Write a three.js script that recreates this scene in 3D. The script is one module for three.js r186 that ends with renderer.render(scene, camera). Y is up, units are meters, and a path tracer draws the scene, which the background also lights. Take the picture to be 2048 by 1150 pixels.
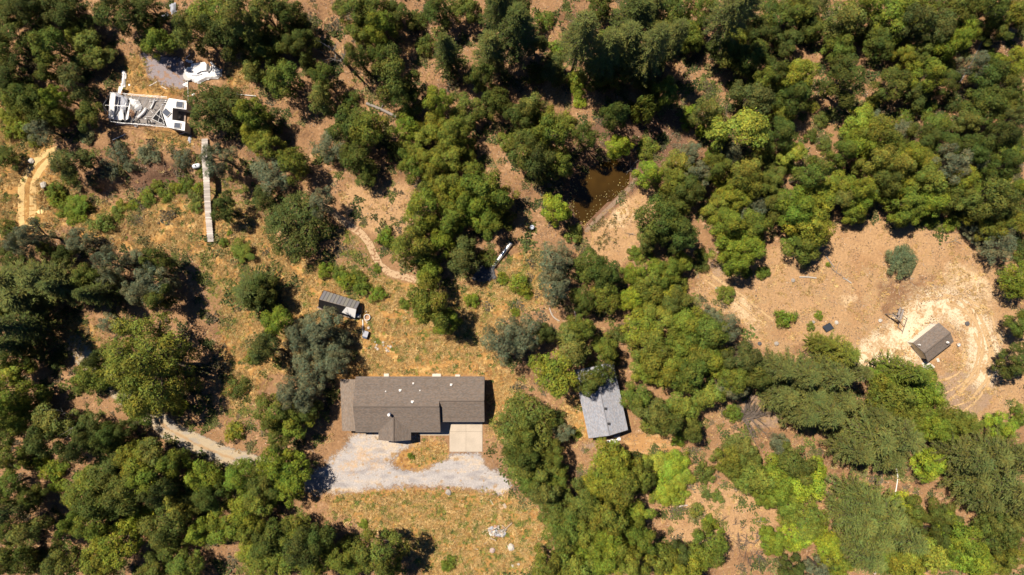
import * as THREE from 'three';
import { Sky } from 'three/addons/objects/Sky.js';
import { mergeGeometries } from 'three/addons/utils/BufferGeometryUtils.js';
import { ImprovedNoise } from 'three/addons/math/ImprovedNoise.js';

// ---------------------------------------------------------------- camera, sky, sun, exposure
const S = 0.087, NX = 1024, NY = 575, ALT = 125;            // metres per photo pixel on the ground, nadir pixel, flying height
const scene = new THREE.Scene();
const camera = new THREE.PerspectiveCamera(2 * Math.atan(575 * S / ALT) * 180 / Math.PI, 2048 / 1150, 1, 3000);
camera.position.set(0, ALT, 0); camera.up.set(0, 0, -1); camera.lookAt(0, 0, 0);
const renderer = new THREE.WebGLRenderer();
renderer.toneMapping = THREE.LinearToneMapping; renderer.toneMappingExposure = 1.45;
renderer.shadowMap.enabled = true; renderer.shadowMap.type = THREE.PCFSoftShadowMap;
const sunDir = new THREE.Vector3(-0.40, 1, -0.335).normalize();
const sky = new Sky(); sky.name = 'sky'; sky.scale.setScalar(2500);
{ const u = sky.material.uniforms; u.sunPosition.value.copy(sunDir); u.turbidity.value = 2; u.rayleigh.value = 0.4; u.mieCoefficient.value = 0.004; if (u.cloudCoverage) u.cloudCoverage.value = 0; }
scene.add(sky); sky.userData.kind = 'structure';
scene.environmentIntensity = 0.14;
const sun = new THREE.DirectionalLight(0xfff0da, 5);
sun.position.copy(sunDir).multiplyScalar(200); sun.castShadow = true; sun.shadow.radius = 1;
Object.assign(sun.shadow.camera, { left: -130, right: 130, top: 90, bottom: -90, near: 10, far: 420 }); sun.shadow.mapSize.set(4096, 4096); sun.shadow.bias = -0.0005;
scene.add(sun); scene.add(sun.target);

// ---------------------------------------------------------------- helpers
const V = (x, y, z) => new THREE.Vector3(x, y, z);
function rand(seed) { let a = (seed * 2654435761) >>> 0; return () => { a = (a + 0x6D2B79F5) >>> 0; let t = a; t = Math.imul(t ^ (t >>> 15), t | 1); t ^= t + Math.imul(t ^ (t >>> 7), t | 61); return ((t ^ (t >>> 14)) >>> 0) / 4294967296; }; }
const perlin = new ImprovedNoise();
const n2 = (x, y, k = 0) => perlin.noise(x, y, k * 7.31 + 0.5);
const fbm = (x, y, k, o = 3) => { let s = 0, a = 1, w = 0; for (let i = 0; i < o; i++) { s += a * n2(x, y, k + i); w += a; a *= 0.5; x = x * 2.03 + 5.1; y = y * 2.03 - 3.7; } return s / w; };
const clamp = (v, a = 0, b = 1) => Math.min(b, Math.max(a, v));
const sstep = (a, b, x) => { const t = clamp((x - a) / (b - a)); return t * t * (3 - 2 * t); };
const mix = (a, b, t) => a + (b - a) * t;
const lin = (c) => Math.pow(c / 255, 2.2);
const toSRGB = (v) => Math.round(255 * clamp(v <= 0.0031308 ? v * 12.92 : 1.055 * Math.pow(v, 1 / 2.4) - 0.055));
const used = {};
const numbered = (n) => { const k = used[n] = (used[n] ?? -1) + 1; return k ? n + '_' + String(k).padStart(3, '0') : n; };
function tag(o, label, category, group) { o.userData.label = label; o.userData.category = category; if (group) o.userData.group = group; return o; }
function thing(name, label, category, pos = V(0, 0, 0), turn = 0, group) { const o = new THREE.Group(); o.name = numbered(name); o.position.copy(pos); o.rotation.y = turn; scene.add(o); return tag(o, label, category, group); }
function part(name, geo, mat, parent = scene, label) {
  const m = new THREE.Mesh(Array.isArray(geo) ? merged(geo) : geo, mat); m.name = parent === scene ? numbered(name) : name; m.castShadow = m.receiveShadow = true; parent.add(m);
  if (label) m.userData.label = label; return m;
}
function merged(list) { return list.length === 1 ? list[0] : mergeGeometries(list.map((g) => { const h = g.index ? g.toNonIndexed() : g; for (const k of Object.keys(h.attributes)) if (!['position', 'normal', 'uv'].includes(k)) h.deleteAttribute(k); return h; })); }
function struct(name, geo, mat) { const m = part(name, geo, mat); m.userData.kind = 'structure'; return m; }
const std = (r, g, b, rough = 0.85, o = {}) => { const m = new THREE.MeshStandardMaterial({ roughness: rough, side: THREE.DoubleSide, ...o }); m.color.setRGB(r, g, b); return m; };
// the place on the ground plane under photo pixel (px, py); with a height h, the point at that height which is seen there
const at = (px, py, h = 0) => { const f = (ALT - h) / ALT; return V((px - NX) * S * f, h, (py - NY) * S * f); };
const inBox = (w, h, d, x = 0, y = 0, z = 0) => { const g = new THREE.BoxGeometry(w, h, d); g.translate(x, y, z); return g; };
// a bar with a square or round section from a to b
function bar(a, b, r, r2 = r, seg = 6) { const d = b.clone().sub(a), L = d.length(), g = new THREE.CylinderGeometry(r2, r, L, seg, 1); g.applyQuaternion(new THREE.Quaternion().setFromUnitVectors(V(0, 1, 0), d.normalize())); g.translate((a.x + b.x) / 2, (a.y + b.y) / 2, (a.z + b.z) / 2); return g; }
function tube(pts, r, seg = 12, rad = 7) { return new THREE.TubeGeometry(new THREE.CatmullRomCurve3(pts), seg, r, rad, false); }
// a slab with a polygon outline (list of [x, z]) between two heights
function slab(poly, y0, y1) { const s = new THREE.Shape(poly.map(([x, z]) => new THREE.Vector2(x, -z))); const g = new THREE.ExtrudeGeometry(s, { depth: y1 - y0, bevelEnabled: false }); g.rotateX(-Math.PI / 2); g.translate(0, y0, 0); return g; }
// a flat four-cornered sheet with thickness, corners in order
function quadSlab(a, b, c, d, t = 0.05) {
  const n = b.clone().sub(a).cross(d.clone().sub(a)).normalize(); if (n.y < 0) n.negate(); const lo = (v) => v.clone().addScaledVector(n, -t);
  const P = [], U = [], q = (p0, p1, p2, p3, u0, u1) => { for (const [p, u, v] of [[p0, 0, 0], [p1, u0, 0], [p2, u0, u1], [p0, 0, 0], [p2, u0, u1], [p3, 0, u1]]) { P.push(p.x, p.y, p.z); U.push(u, v); } };
  const w = a.distanceTo(b), h = a.distanceTo(d), A = lo(a), B = lo(b), C = lo(c), D = lo(d);
  q(a, b, c, d, w, h); q(D, C, B, A, w, h); q(a, A, B, b, w, t); q(b, B, C, c, h, t); q(c, C, D, d, w, t); q(d, D, A, a, h, t);
  const g = new THREE.BufferGeometry(); g.setAttribute('position', new THREE.Float32BufferAttribute(P, 3)); g.setAttribute('uv', new THREE.Float32BufferAttribute(U, 2)); g.computeVertexNormals(); return g;
}
function grainTexture(n, rgbFn, repeat = 1, srgb = true) {
  const d = new Uint8Array(n * n * 4); for (let y = 0; y < n; y++) for (let x = 0; x < n; x++) { const c = rgbFn(x / n, y / n, x, y), o = (y * n + x) * 4; for (let k = 0; k < 3; k++) d[o + k] = srgb ? toSRGB(c[k]) : Math.round(255 * clamp(c[k])); d[o + 3] = 255; }
  const t = new THREE.DataTexture(d, n, n); t.wrapS = t.wrapT = THREE.RepeatWrapping; t.magFilter = THREE.LinearFilter; t.minFilter = THREE.LinearMipmapLinearFilter; t.repeat.set(repeat, repeat); if (srgb) t.colorSpace = THREE.SRGBColorSpace; t.needsUpdate = true; return t;
}
const tileNoise = (() => { const r = rand(77), N = 64, g = Array.from({ length: N * N }, r); return (u, v, f) => { const x = u * f, y = v * f, i = Math.floor(x), j = Math.floor(y), a = x - i, b = y - j, s = a * a * (3 - 2 * a), t = b * b * (3 - 2 * b), G = (p, q) => g[(((q % f) + f) % f % N) * N + (((p % f) + f) % f % N)]; return mix(mix(G(i, j), G(i + 1, j), s), mix(G(i, j + 1), G(i + 1, j + 1), s), t); }; })();
const grit = grainTexture(512, (u, v) => { const k = 0.35 * tileNoise(u, v, 16) + 0.35 * tileNoise(u, v, 47) + 0.3 * tileNoise(u + .3, v + .6, 61); return [k, k, k]; }, 1, false);

// ---------------------------------------------------------------- the lie of the land
const polyIn = (poly, x, y) => { let c = false; for (let i = 0, j = poly.length - 1; i < poly.length; j = i++) { const [a, b] = poly[i], [p, q] = poly[j]; if ((b > y) !== (q > y) && x < ((p - a) * (y - b)) / (q - b) + a) c = !c; } return c; };
const polyDist = (line, x, y, closed) => { let best = 1e9; for (let i = closed ? 0 : 1, j = closed ? line.length - 1 : 0; i < line.length; j = i++) { const [a, b] = line[j], [p, q] = line[i], dx = p - a, dy = q - b, t = clamp(((x - a) * dx + (y - b) * dy) / (dx * dx + dy * dy)), d = Math.hypot(x - a - t * dx, y - b - t * dy); if (d < best) best = d; } return best; };
const GULLY = [[60, 400], [150, 405], [230, 395], [290, 372], [350, 362], [420, 372], [500, 388], [560, 420]];
const POND = [[1146, 352], [1176, 336], [1204, 322], [1228, 315], [1252, 326], [1265, 345], [1260, 366], [1236, 388], [1208, 414], [1186, 436], [1170, 451], [1156, 440], [1142, 412], [1136, 380]];
function landAt(px, py) {
  let h = 0.35 * fbm(px / 260, py / 260, 3, 2) + 0.10 * fbm(px / 40, py / 40, 5, 2);
  const flat = Math.max(sstep(60, 10, polyDist([[690, 810], [960, 810]], px, py) - 60), sstep(50, 10, polyDist([[1190, 740], [1215, 860]], px, py) - 40), sstep(40, 10, Math.hypot(px - 1850, py - 685) - 55), sstep(40, 10, polyDist([[230, 222], [370, 228]], px, py) - 40), sstep(30, 5, polyDist([[650, 600], [715, 625]], px, py) - 30));
  h *= 1 - flat;
  if (px < 620 && py > 300 && py < 480) { const w = polyDist(GULLY, px, py); h -= 1.7 * sstep(46, 8, w + 14 * n2(px / 30, py / 30, 2)) * sstep(620, 520, px) * sstep(20, 120, px); }
  if (px > 1050 && px < 1360 && py > 240 && py < 540) { const d = polyDist(POND, px, py, true), inside = polyIn(POND, px, py); h = mix(h, inside ? -0.62 - 0.6 * sstep(0, 40, d) : -0.40, inside ? 1 : sstep(34, 0, d)); }
  return h;
}
const ground = (x, z) => landAt(x / S + NX, z / S + NY);
const on = (px, py, dy = 0) => { const h = landAt(px, py); return V((px - NX) * S, h + dy, (py - NY) * S); };

// ---------------------------------------------------------------- what grows and lies where: soft-edged zones, drawn once on a coarse map
const MX0 = -176, MY0 = -113, MW = 2400, MH = 1376, MC = 4, mw = MW / MC, mh = MH / MC;
function zone(polys, blur = 4) {
  const m = new Float32Array(mw * mh);
  for (let j = 0; j < mh; j++) for (let i = 0; i < mw; i++) { const x = MX0 + i * MC, y = MY0 + j * MC; for (const p of polys) if (polyIn(p, x, y)) { m[j * mw + i] = 1; break; } }
  return soften(m, blur);
}
const lineMask = (lines, width) => (px, py) => { let v = 0; for (const l of lines) v = Math.max(v, sstep(width * .75, width * .25, polyDist(l, px, py))); return v; };
function stroke(lines, width, blur = 2) {
  const m = new Float32Array(mw * mh);
  for (let j = 0; j < mh; j++) for (let i = 0; i < mw; i++) { const x = MX0 + i * MC, y = MY0 + j * MC; let v = 0; for (const l of lines) { const d = polyDist(l, x, y); v = Math.max(v, sstep(width * 0.7, width * 0.3, d)); } m[j * mw + i] = v; }
  return soften(m, blur);
}
function soften(m, r) {
  for (let pass = 0; pass < 2; pass++) { const t = new Float32Array(m.length);
    for (let j = 0; j < mh; j++) { let s = 0; for (let i = -r; i < mw; i++) { if (i + r < mw) s += m[j * mw + i + r]; if (i - r - 1 >= 0) s -= m[j * mw + i - r - 1]; if (i >= 0) t[j * mw + i] = s / (2 * r + 1); } }
    for (let i = 0; i < mw; i++) { let s = 0; for (let j = -r; j < mh; j++) { if (j + r < mh) s += t[(j + r) * mw + i]; if (j - r - 1 >= 0) s -= t[(j - r - 1) * mw + i]; if (j >= 0) m[j * mw + i] = s / (2 * r + 1); } } }
  return m;
}
const look = (m, px, py) => { const x = clamp((px - MX0) / MC, 0, mw - 1.001), y = clamp((py - MY0) / MC, 0, mh - 1.001), i = x | 0, j = y | 0, a = x - i, b = y - j, o = j * mw + i; return mix(mix(m[o], m[o + 1], a), mix(m[o + mw], m[o + mw + 1], a), b); };
const Z = {
  gold: zone([[[150, 420], [290, 395], [405, 400], [520, 430], [560, 505], [700, 545], [800, 560], [960, 580], [1040, 500], [1100, 520], [1110, 600], [1000, 640], [985, 690], [1010, 745], [700, 765], [540, 745], [470, 690], [440, 570], [380, 500], [250, 500], [150, 480]],
    [[770, 925], [830, 880], [896, 880], [900, 925], [820, 945]], [[630, 1000], [700, 985], [800, 975], [1000, 988], [1070, 1010], [1100, 1080], [1060, 1150], [860, 1160], [800, 1080]], [[244, 115], [285, 105], [298, 165], [370, 178], [372, 200], [244, 192]],
    [[985, 740], [1050, 760], [1020, 880], [985, 900]], [[0, 200], [60, 205], [110, 300], [165, 430], [60, 475], [-40, 480], [-40, 200]], [[460, 120], [500, 120], [500, 170], [450, 180]], [[1130, 770], [1170, 800], [1190, 890], [1150, 880], [1130, 820]], [[240, 255], [380, 262], [400, 300], [300, 285]], [[95, 615], [190, 650], [210, 720], [150, 700]], [[450, 640], [520, 700], [520, 780], [470, 840], [440, 760]]], 4),
  weed: zone([[[-40, 205], [55, 225], [95, 290], [40, 315], [-40, 290]], [[80, 375], [150, 372], [180, 392], [250, 415], [300, 400], [400, 362], [440, 350], [520, 370], [520, 420], [440, 430], [400, 395], [320, 415], [230, 465], [150, 452]],
    [[655, 455], [700, 450], [745, 480], [755, 540], [830, 565], [800, 610], [700, 590], [640, 560], [600, 530], [690, 520]], [[950, 575], [1000, 545], [1080, 492], [1110, 520], [1060, 590], [970, 600]], [[955, 1010], [1060, 1015], [1075, 1100], [1010, 1160], [880, 1160], [905, 1065]],
    [[780, 640], [830, 610], [1000, 600], [990, 640], [930, 700], [860, 720]], [[400, 520], [470, 560], [500, 640], [480, 700], [430, 620]], [[690, 985], [980, 985], [1000, 1005], [700, 1015]], [[640, 1000], [800, 990], [960, 995], [960, 1080], [880, 1140], [800, 1080]], [[820, 895], [880, 890], [895, 915], [830, 935]], [[450, 800], [520, 790], [520, 860], [470, 850]]], 4),
  tan: zone([[[1395, 545], [1500, 530], [1560, 485], [1620, 470], [1700, 425], [1790, 440], [1900, 460], [1960, 500], [2010, 560], [2040, 650], [2100, 800], [1960, 845], [1900, 815], [1880, 760], [1760, 745], [1700, 700], [1600, 680], [1540, 720], [1480, 640], [1395, 600]],
    [[1330, 360], [1280, 375], [1195, 450], [1165, 500], [1230, 535], [1265, 520], [1295, 440]], [[670, 370], [830, 370], [825, 450], [790, 485], [690, 440]], [[1240, 870], [1345, 845], [1385, 880], [1300, 915]], [[1330, 1000], [1450, 960], [1560, 1010], [1540, 1090], [1440, 1100], [1350, 1090]], [[480, 430], [545, 470], [540, 500], [480, 480]]], 5),
  pale: zone([[[1420, 560], [1520, 610], [1530, 690], [1460, 620]], [[1660, 560], [1720, 590], [1700, 620], [1650, 600]], [[1870, 790], [1930, 790], [1915, 815], [1885, 810]], [[1880, 520], [2000, 560], [1990, 620], [1900, 600]], [[1200, 430], [1300, 390], [1280, 440], [1210, 470]]], 6),
  brown: zone([[[220, 455], [260, 425], [300, 420], [300, 470], [250, 500]], [[1740, 560], [1850, 555], [1940, 570], [1850, 590], [1760, 600]], [[1755, 605], [1800, 610], [1800, 640], [1755, 645]], [[1290, 740], [1300, 740], [1300, 760], [1290, 760]]], 5),
  wetAndShade: zone([[[1130, 310], [1180, 250], [1260, 200], [1390, 230], [1380, 300], [1310, 350], [1260, 390], [1190, 460], [1140, 450], [1100, 400]], [[250, 330], [370, 320], [380, 360], [300, 385], [240, 370]]], 5),  // damp pond soil; ravine and conifer bank carry painted shade
  grey: zone([[[1860, 760], [1900, 740], [1985, 750], [1990, 800], [1930, 850], [1880, 800]], [[1160, 885], [1190, 875], [1215, 888], [1190, 905], [1160, 910]], [[1400, 525], [1450, 520], [1470, 560], [1420, 555]], [[1480, 790], [1580, 780], [1560, 860], [1470, 850]]], 4),
  open: zone([[[640, 620], [800, 560], [1000, 590], [1000, 745], [1050, 760], [985, 900], [1020, 1000], [1090, 1060], [1060, 1160], [850, 1160], [620, 1030], [600, 940], [680, 850], [680, 750]], [[240, 110], [450, 110], [450, 290], [210, 290]], [[1400, 560], [1700, 430], [1960, 480], [2060, 650], [2060, 800], [1900, 830], [1700, 700], [1540, 720]], [[20, 300], [120, 290], [60, 470], [20, 470]], [[1140, 740], [1290, 740], [1290, 900], [1160, 910]], [[1280, 370], [1335, 360], [1240, 540], [1160, 490]]], 3),
};
const P3 = (r, g, b, k = 0.60) => [lin(r) * k, lin(g) * k, lin(b) * k];
const TONES = { litter: P3(178, 138, 100), litter2: P3(126, 94, 69), litter3: P3(216, 175, 136), gold: P3(208, 158, 90), gold2: P3(230, 190, 122), gold3: P3(156, 112, 66), weed: P3(128, 124, 58), weed2: P3(100, 106, 44), tan: P3(206, 166, 122, .64), tan2: P3(186, 142, 100, .62), pale: P3(234, 206, 166, .70), brown: P3(146, 108, 80), wetAndShade: P3(128, 96, 78), grey: P3(178, 158, 144) };
const blend = (c, d, t) => { c[0] += (d[0] - c[0]) * t; c[1] += (d[1] - c[1]) * t; c[2] += (d[2] - c[2]) * t; };
const edge = (w, n) => sstep(0.36, 0.64, w + n * 0.42);
function soil(px, py, rnd) {
  const nA = fbm(px / 70, py / 70, 11, 3), nB = fbm(px / 17, py / 17, 21, 2), nC = n2(px / 5, py / 5, 31), nD = n2(px / 2.6, py / 2.6, 33);
  const c = TONES.litter.slice();
  blend(c, TONES.litter2, sstep(0, 0.6, nA + nC * 0.4)); blend(c, TONES.litter3, 0.75 * sstep(0.1, 0.6, nB * 0.7 - nA * 0.5 + nC * 0.4));
  const n = nB * 0.8 + nC * 0.35;
  blend(c, TONES.tan, 0.9 * edge(look(Z.tan, px, py), nA + n * 0.5)); blend(c, TONES.tan2, 0.6 * look(Z.tan, px, py) * sstep(0.05, 0.4, nA));
  blend(c, TONES.pale, 0.75 * edge(look(Z.pale, px, py), nA + n * 0.6)); blend(c, TONES.wetAndShade, 0.85 * edge(look(Z.wetAndShade, px, py), nA * 0.5));
  const gd = edge(look(Z.gold, px, py), nA * 0.6 + n * 0.4); blend(c, TONES.gold, 0.85 * gd); blend(c, TONES.gold2, gd * sstep(0.05, 0.5, nB + nC * 0.6)); blend(c, TONES.gold3, gd * sstep(0.1, 0.55, nA * 0.8 - nB * 0.5 + nC * 0.5 + n2(px / 9, py / 9, 44) * 0.5));
  const wd = edge(look(Z.weed, px, py), nA * 0.9 + n * 0.6); blend(c, TONES.weed, 0.6 * wd * sstep(-0.3, 0.3, nB + nC)); blend(c, TONES.weed2, wd * 0.7 * sstep(0.1, 0.5, nC - nA * 0.4));
  blend(c, TONES.brown, 0.8 * edge(look(Z.brown, px, py), nB)); blend(c, TONES.grey, 0.6 * edge(look(Z.grey, px, py), n));
  const k = 1 + 0.22 * nD + 0.14 * nC + (rnd() - 0.5) * 0.22; c[0] *= k; c[1] *= k; c[2] *= k; return c;
}
function colourMap(w, h, fn) { const d = new Uint8Array(w * h * 4); for (let j = 0; j < h; j++) for (let i = 0; i < w; i++) { const c = fn(i, j), o = (j * w + i) * 4; d[o] = toSRGB(c[0]); d[o + 1] = toSRGB(c[1]); d[o + 2] = toSRGB(c[2]); d[o + 3] = 255; } const t = new THREE.DataTexture(d, w, h); t.magFilter = THREE.LinearFilter; t.minFilter = THREE.LinearMipmapLinearFilter; t.colorSpace = THREE.SRGBColorSpace; t.needsUpdate = true; return t; }
// a sheet of land over a pixel rectangle, draped on the terrain
function drape(px0, py0, w, h, step, lift) {
  const nx = Math.ceil(w / step), ny = Math.ceil(h / step), P = new Float32Array((nx + 1) * (ny + 1) * 3), U = new Float32Array((nx + 1) * (ny + 1) * 2), I = [];
  for (let j = 0; j <= ny; j++) for (let i = 0; i <= nx; i++) { const o = j * (nx + 1) + i, px = px0 + (w * i) / nx, py = py0 + (h * j) / ny; P[o * 3] = (px - NX) * S; P[o * 3 + 1] = landAt(px, py) + lift; P[o * 3 + 2] = (py - NY) * S; U[o * 2] = i / nx; U[o * 2 + 1] = j / ny; }
  for (let j = 0; j < ny; j++) for (let i = 0; i < nx; i++) { const a = j * (nx + 1) + i, b = a + nx + 1; I.push(a, b, a + 1, b, b + 1, a + 1); }
  const g = new THREE.BufferGeometry(); g.setAttribute('position', new THREE.BufferAttribute(P, 3)); g.setAttribute('uv', new THREE.BufferAttribute(U, 2)); g.setIndex(I); g.computeVertexNormals(); return g;
}
const gritFor = (w, h, metres) => { const t = grit.clone(); t.repeat.set(w * S / metres, h * S / metres); return t; };
{ const TW = 2048, TH = 1174, rnd = rand(5);
  const map = colourMap(TW, TH, (i, j) => soil(MX0 + (i + 0.5) / TW * MW, MY0 + (j + 0.5) / TH * MH, rnd));
  struct('ground', drape(MX0, MY0, MW, MH, 8, 0), new THREE.MeshStandardMaterial({ map, roughness: 1, bumpMap: gritFor(MW, MH, 9), bumpScale: 0.10, side: THREE.DoubleSide }));
  // the same soil going on beyond, out of the frame
  const ring = []; const x0 = (MX0 - NX) * S, x1 = x0 + MW * S, z0 = (MY0 - NY) * S, z1 = z0 + MH * S, F = 1600;
  for (const [a, b, c, d] of [[-F, -F, F, z0], [-F, z1, F, F], [-F, z0, x0, z1], [x1, z0, F, z1]]) { const g = new THREE.PlaneGeometry(c - a, d - b); g.rotateX(-Math.PI / 2); g.translate((a + c) / 2, -0.3, (b + d) / 2); const p = g.attributes.position, u = g.attributes.uv; for (let i = 0; i < p.count; i++) u.setXY(i, p.getX(i) / 12, p.getZ(i) / 12); ring.push(g); }
  const rr = rand(6); struct('hillside_ground', ring, new THREE.MeshStandardMaterial({ roughness: 1, map: grainTexture(256, (u, v) => { const k = 0.55 + 0.9 * (0.5 * tileNoise(u, v, 13) + 0.3 * tileNoise(u, v, 37) + 0.2 * rr()); return TONES.litter.map((x) => x * k); }) }));
}
// soft-edged sheets of other stuff lying on the soil
function sheet(name, mask, box, colour, lift, bump = 0.04, soft = 0.35) {
  const [px0, py0, px1, py1] = box, w = px1 - px0, h = py1 - py0, tw = Math.min(1024, Math.ceil(w * 1.3)), th = Math.min(1024, Math.ceil(h * 1.3)), rnd = rand(name.length * 31 + px0);
  const cov = new Uint8Array(tw * th * 4), map = colourMap(tw, th, (i, j) => { const px = px0 + (i + 0.5) / tw * w, py = py0 + (j + 0.5) / th * h, a = typeof mask === 'function' ? mask(px, py) : look(mask, px, py), n = fbm(px / 26, py / 26, 51, 3) + 0.5 * n2(px / 4, py / 4, 55) + (rnd() - 0.5) * 0.9, v = a > 0.97 ? 1 : sstep(0.5 - soft * 0.25, 0.5 + soft * 0.25, a + n * soft * 0.6); const o = (j * tw + i) * 4; cov[o] = cov[o + 1] = cov[o + 2] = Math.round(255 * v); cov[o + 3] = 255; return colour(px, py, rnd); });
  const alpha = new THREE.DataTexture(cov, tw, th); alpha.magFilter = THREE.LinearFilter; alpha.needsUpdate = true;
  return struct(name, drape(px0, py0, w, h, 8, lift), new THREE.MeshStandardMaterial({ map, alphaMap: alpha, transparent: true, roughness: 1, bumpMap: gritFor(w, h, 5), bumpScale: bump, side: THREE.DoubleSide }));
}
const speck = (c, k) => c.map((x) => x * k);
const DRIVE = zone([[[600, 955], [640, 935], [690, 890], [700, 868], [760, 862], [850, 872], [826, 886], [800, 906], [775, 918], [790, 936], [840, 942], [885, 925], [903, 905], [965, 905], [968, 930], [1010, 950], [1030, 980], [1000, 992], [940, 975], [860, 972], [760, 976], [700, 986], [620, 985]]], 2);
const gravelTone = (px, py, rnd) => { const c = P3(198, 192, 190, 0.67), tr = P3(218, 198, 174, 0.69); blend(c, tr, sstep(-0.1, 0.45, fbm(px / 90, py / 14, 61, 3) + 0.25 * n2(px / 6, py / 6, 62))); blend(c, P3(206, 172, 134, 0.72), 0.75 * sstep(-.2, .6, fbm(px / 26, py / 16, 68, 4) + 0.5 * n2(px / 5, py / 5, 69) - 0.012 * Math.hypot((px - 720) * .6, py - 915) + .25)); blend(c, P3(150, 146, 150, 0.7), 0.5 * sstep(0.1, 0.5, n2(px / 30, py / 12, 64))); blend(c, P3(190, 150, 96, .62), .8 * sstep(.25, .55, fbm(px / 12, py / 12, 67, 3) + .5 * (1 - look(DRIVE, px, py)))); return speck(c, (0.80 + 0.4 * rnd()) * (1 + .16 * n2(px / 3, py / 3, 70))); };
sheet('gravel_driveway', zone([[[600, 955], [640, 935], [690, 890], [700, 868], [760, 862], [850, 872], [826, 886], [800, 906], [775, 918], [790, 936], [840, 942], [885, 925], [903, 905], [965, 905], [968, 930], [1010, 950], [1030, 980], [1000, 992], [940, 975], [860, 972], [760, 976], [700, 986], [620, 985]]], 2), [560, 840, 1060, 1010], gravelTone, 0.012, .06, .8);
sheet('dirt_lane', stroke([[[318, 842], [335, 857], [370, 876], [405, 894], [440, 909], [480, 922], [560, 945], [620, 965]], [[150, 690], [190, 740], [250, 790], [318, 842]]], 40, 1), [130, 670, 640, 1000], (px, py, r) => { const c = P3(200, 182, 154, 0.66); blend(c, P3(182, 172, 158, 0.66), sstep(-0.1, 0.3, n2(px / 22, py / 10, 66))); const d = polyDist([[318, 842], [335, 857], [370, 876], [405, 894], [440, 909], [480, 922]], px, py); blend(c, P3(190, 150, 104, 0.66), 0.6 * sstep(4, 1, d + 3 * n2(px / 7, py / 7, 3))); return speck(c, 0.88 + 0.24 * r()); }, 0.008);
sheet('rutted_dirt_track', lineMask([[[112, 298], [92, 306], [70, 322], [54, 344], [42, 372], [40, 400], [42, 440], [50, 475]], [[116, 312], [96, 322], [80, 340], [68, 362], [61, 388], [61, 420], [64, 455]]], 12), [10, 280, 150, 490], (px, py, r) => speck(P3(226, 192, 132, 0.72), 0.85 + 0.3 * r() + 0.15 * n2(px / 8, py / 8, 4)), 0.008, 0.06);
sheet('grey_gravel_pad', zone([[[288, 118], [310, 112], [368, 116], [374, 150], [372, 178], [340, 176], [312, 166], [292, 150]], [[270, 105], [300, 100], [330, 118], [285, 122]]], 2), [250, 90, 400, 200], (px, py, r) => { const c = P3(156, 147, 152, 0.7); blend(c, P3(170, 130, 96, 0.68), 0.7 * sstep(0.12, 0.4, n2(px / 9, py / 9, 9) + 0.3 * n2(px / 3, py / 3, 8))); return speck(c, 0.8 + 0.4 * r()); }, 0.008);
sheet('dirt_turnaround', stroke([[[1700, 738], [1745, 705], [1780, 680], [1815, 648], [1845, 625], [1885, 612], [1925, 620], [1950, 642]], [[1740, 715], [1760, 720], [1790, 700]], [[1950, 642], [1965, 690], [1960, 740]], [[1790, 690], [1830, 700]], [[1835, 618], [1890, 605], [1940, 630], [1975, 690], [1965, 750]]], 62, 4), [1660, 570, 2010, 790], (px, py, r) => { const c = P3(240, 220, 188, 0.76); blend(c, P3(214, 174, 126, 0.62), sstep(-.1, 0.4, fbm(px / 18, py / 18, 71, 3) + .3 * n2(px / 4, py / 4, 72))); return speck(c, 0.9 + 0.2 * r()); }, 0.008, 0.05, 0.9);
sheet('tyre_tracks', lineMask([...[66, 95, 103, 126].map((R, k) => Array.from({ length: 16 }, (_, i) => { const a = -1.1 - .12 * (k % 3) + i * .17; return [1862 + Math.cos(a) * R * (1 + .10 * Math.sin(a * 1.7 + k * 2)), 700 + Math.sin(a) * R * (1.04 + .10 * Math.cos(a * 2.1 + k))]; })), [[1962, 650], [1980, 700], [1972, 760], [1940, 800], [1890, 820]], [[1948, 668], [1962, 705], [1955, 750], [1920, 785]], [[1840, 600], [1920, 592], [1980, 620], [2000, 690]], [[1410, 560], [1470, 600], [1530, 650]], [[1425, 552], [1490, 595], [1545, 640]]], 5), [1390, 530, 2040, 850], (px, py, r) => speck(P3(226, 190, 142, 0.62), 0.85 + 0.3 * r()), 0.012, 0.05, 1.9);
sheet('dirt_apron', zone([[[1235, 885], [1262, 868], [1345, 850], [1382, 868], [1372, 895], [1300, 912], [1250, 908]]], 3), [1200, 820, 1420, 940], (px, py, r) => { const c = P3(204, 156, 102, 0.62); blend(c, P3(220, 176, 122, 0.62), sstep(0, 0.4, n2(px / 24, py / 6, 81))); return speck(c, 0.88 + 0.24 * r()); }, 0.008);
sheet('stony_path', lineMask([[[640, 405], [672, 430], [700, 452], [722, 466], [738, 486], [748, 508], [760, 530], [780, 546], [806, 553], [832, 560]]], 14), [620, 390, 860, 580], (px, py, r) => { const c = P3(206, 176, 140, 0.72); blend(c, P3(160, 122, 92, 0.7), sstep(0, 0.4, n2(px / 4, py / 4, 91))); return speck(c, 0.8 + 0.4 * r()); }, 0.010);
sheet('mud_bank', lineMask([[[1270, 350], [1264, 372], [1240, 395], [1212, 421], [1190, 443], [1174, 460]]], 9), [1160, 330, 1290, 475], (px, py, r) => speck(P3(160, 136, 116, .62), .8 + .4 * r()), .012);
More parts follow.
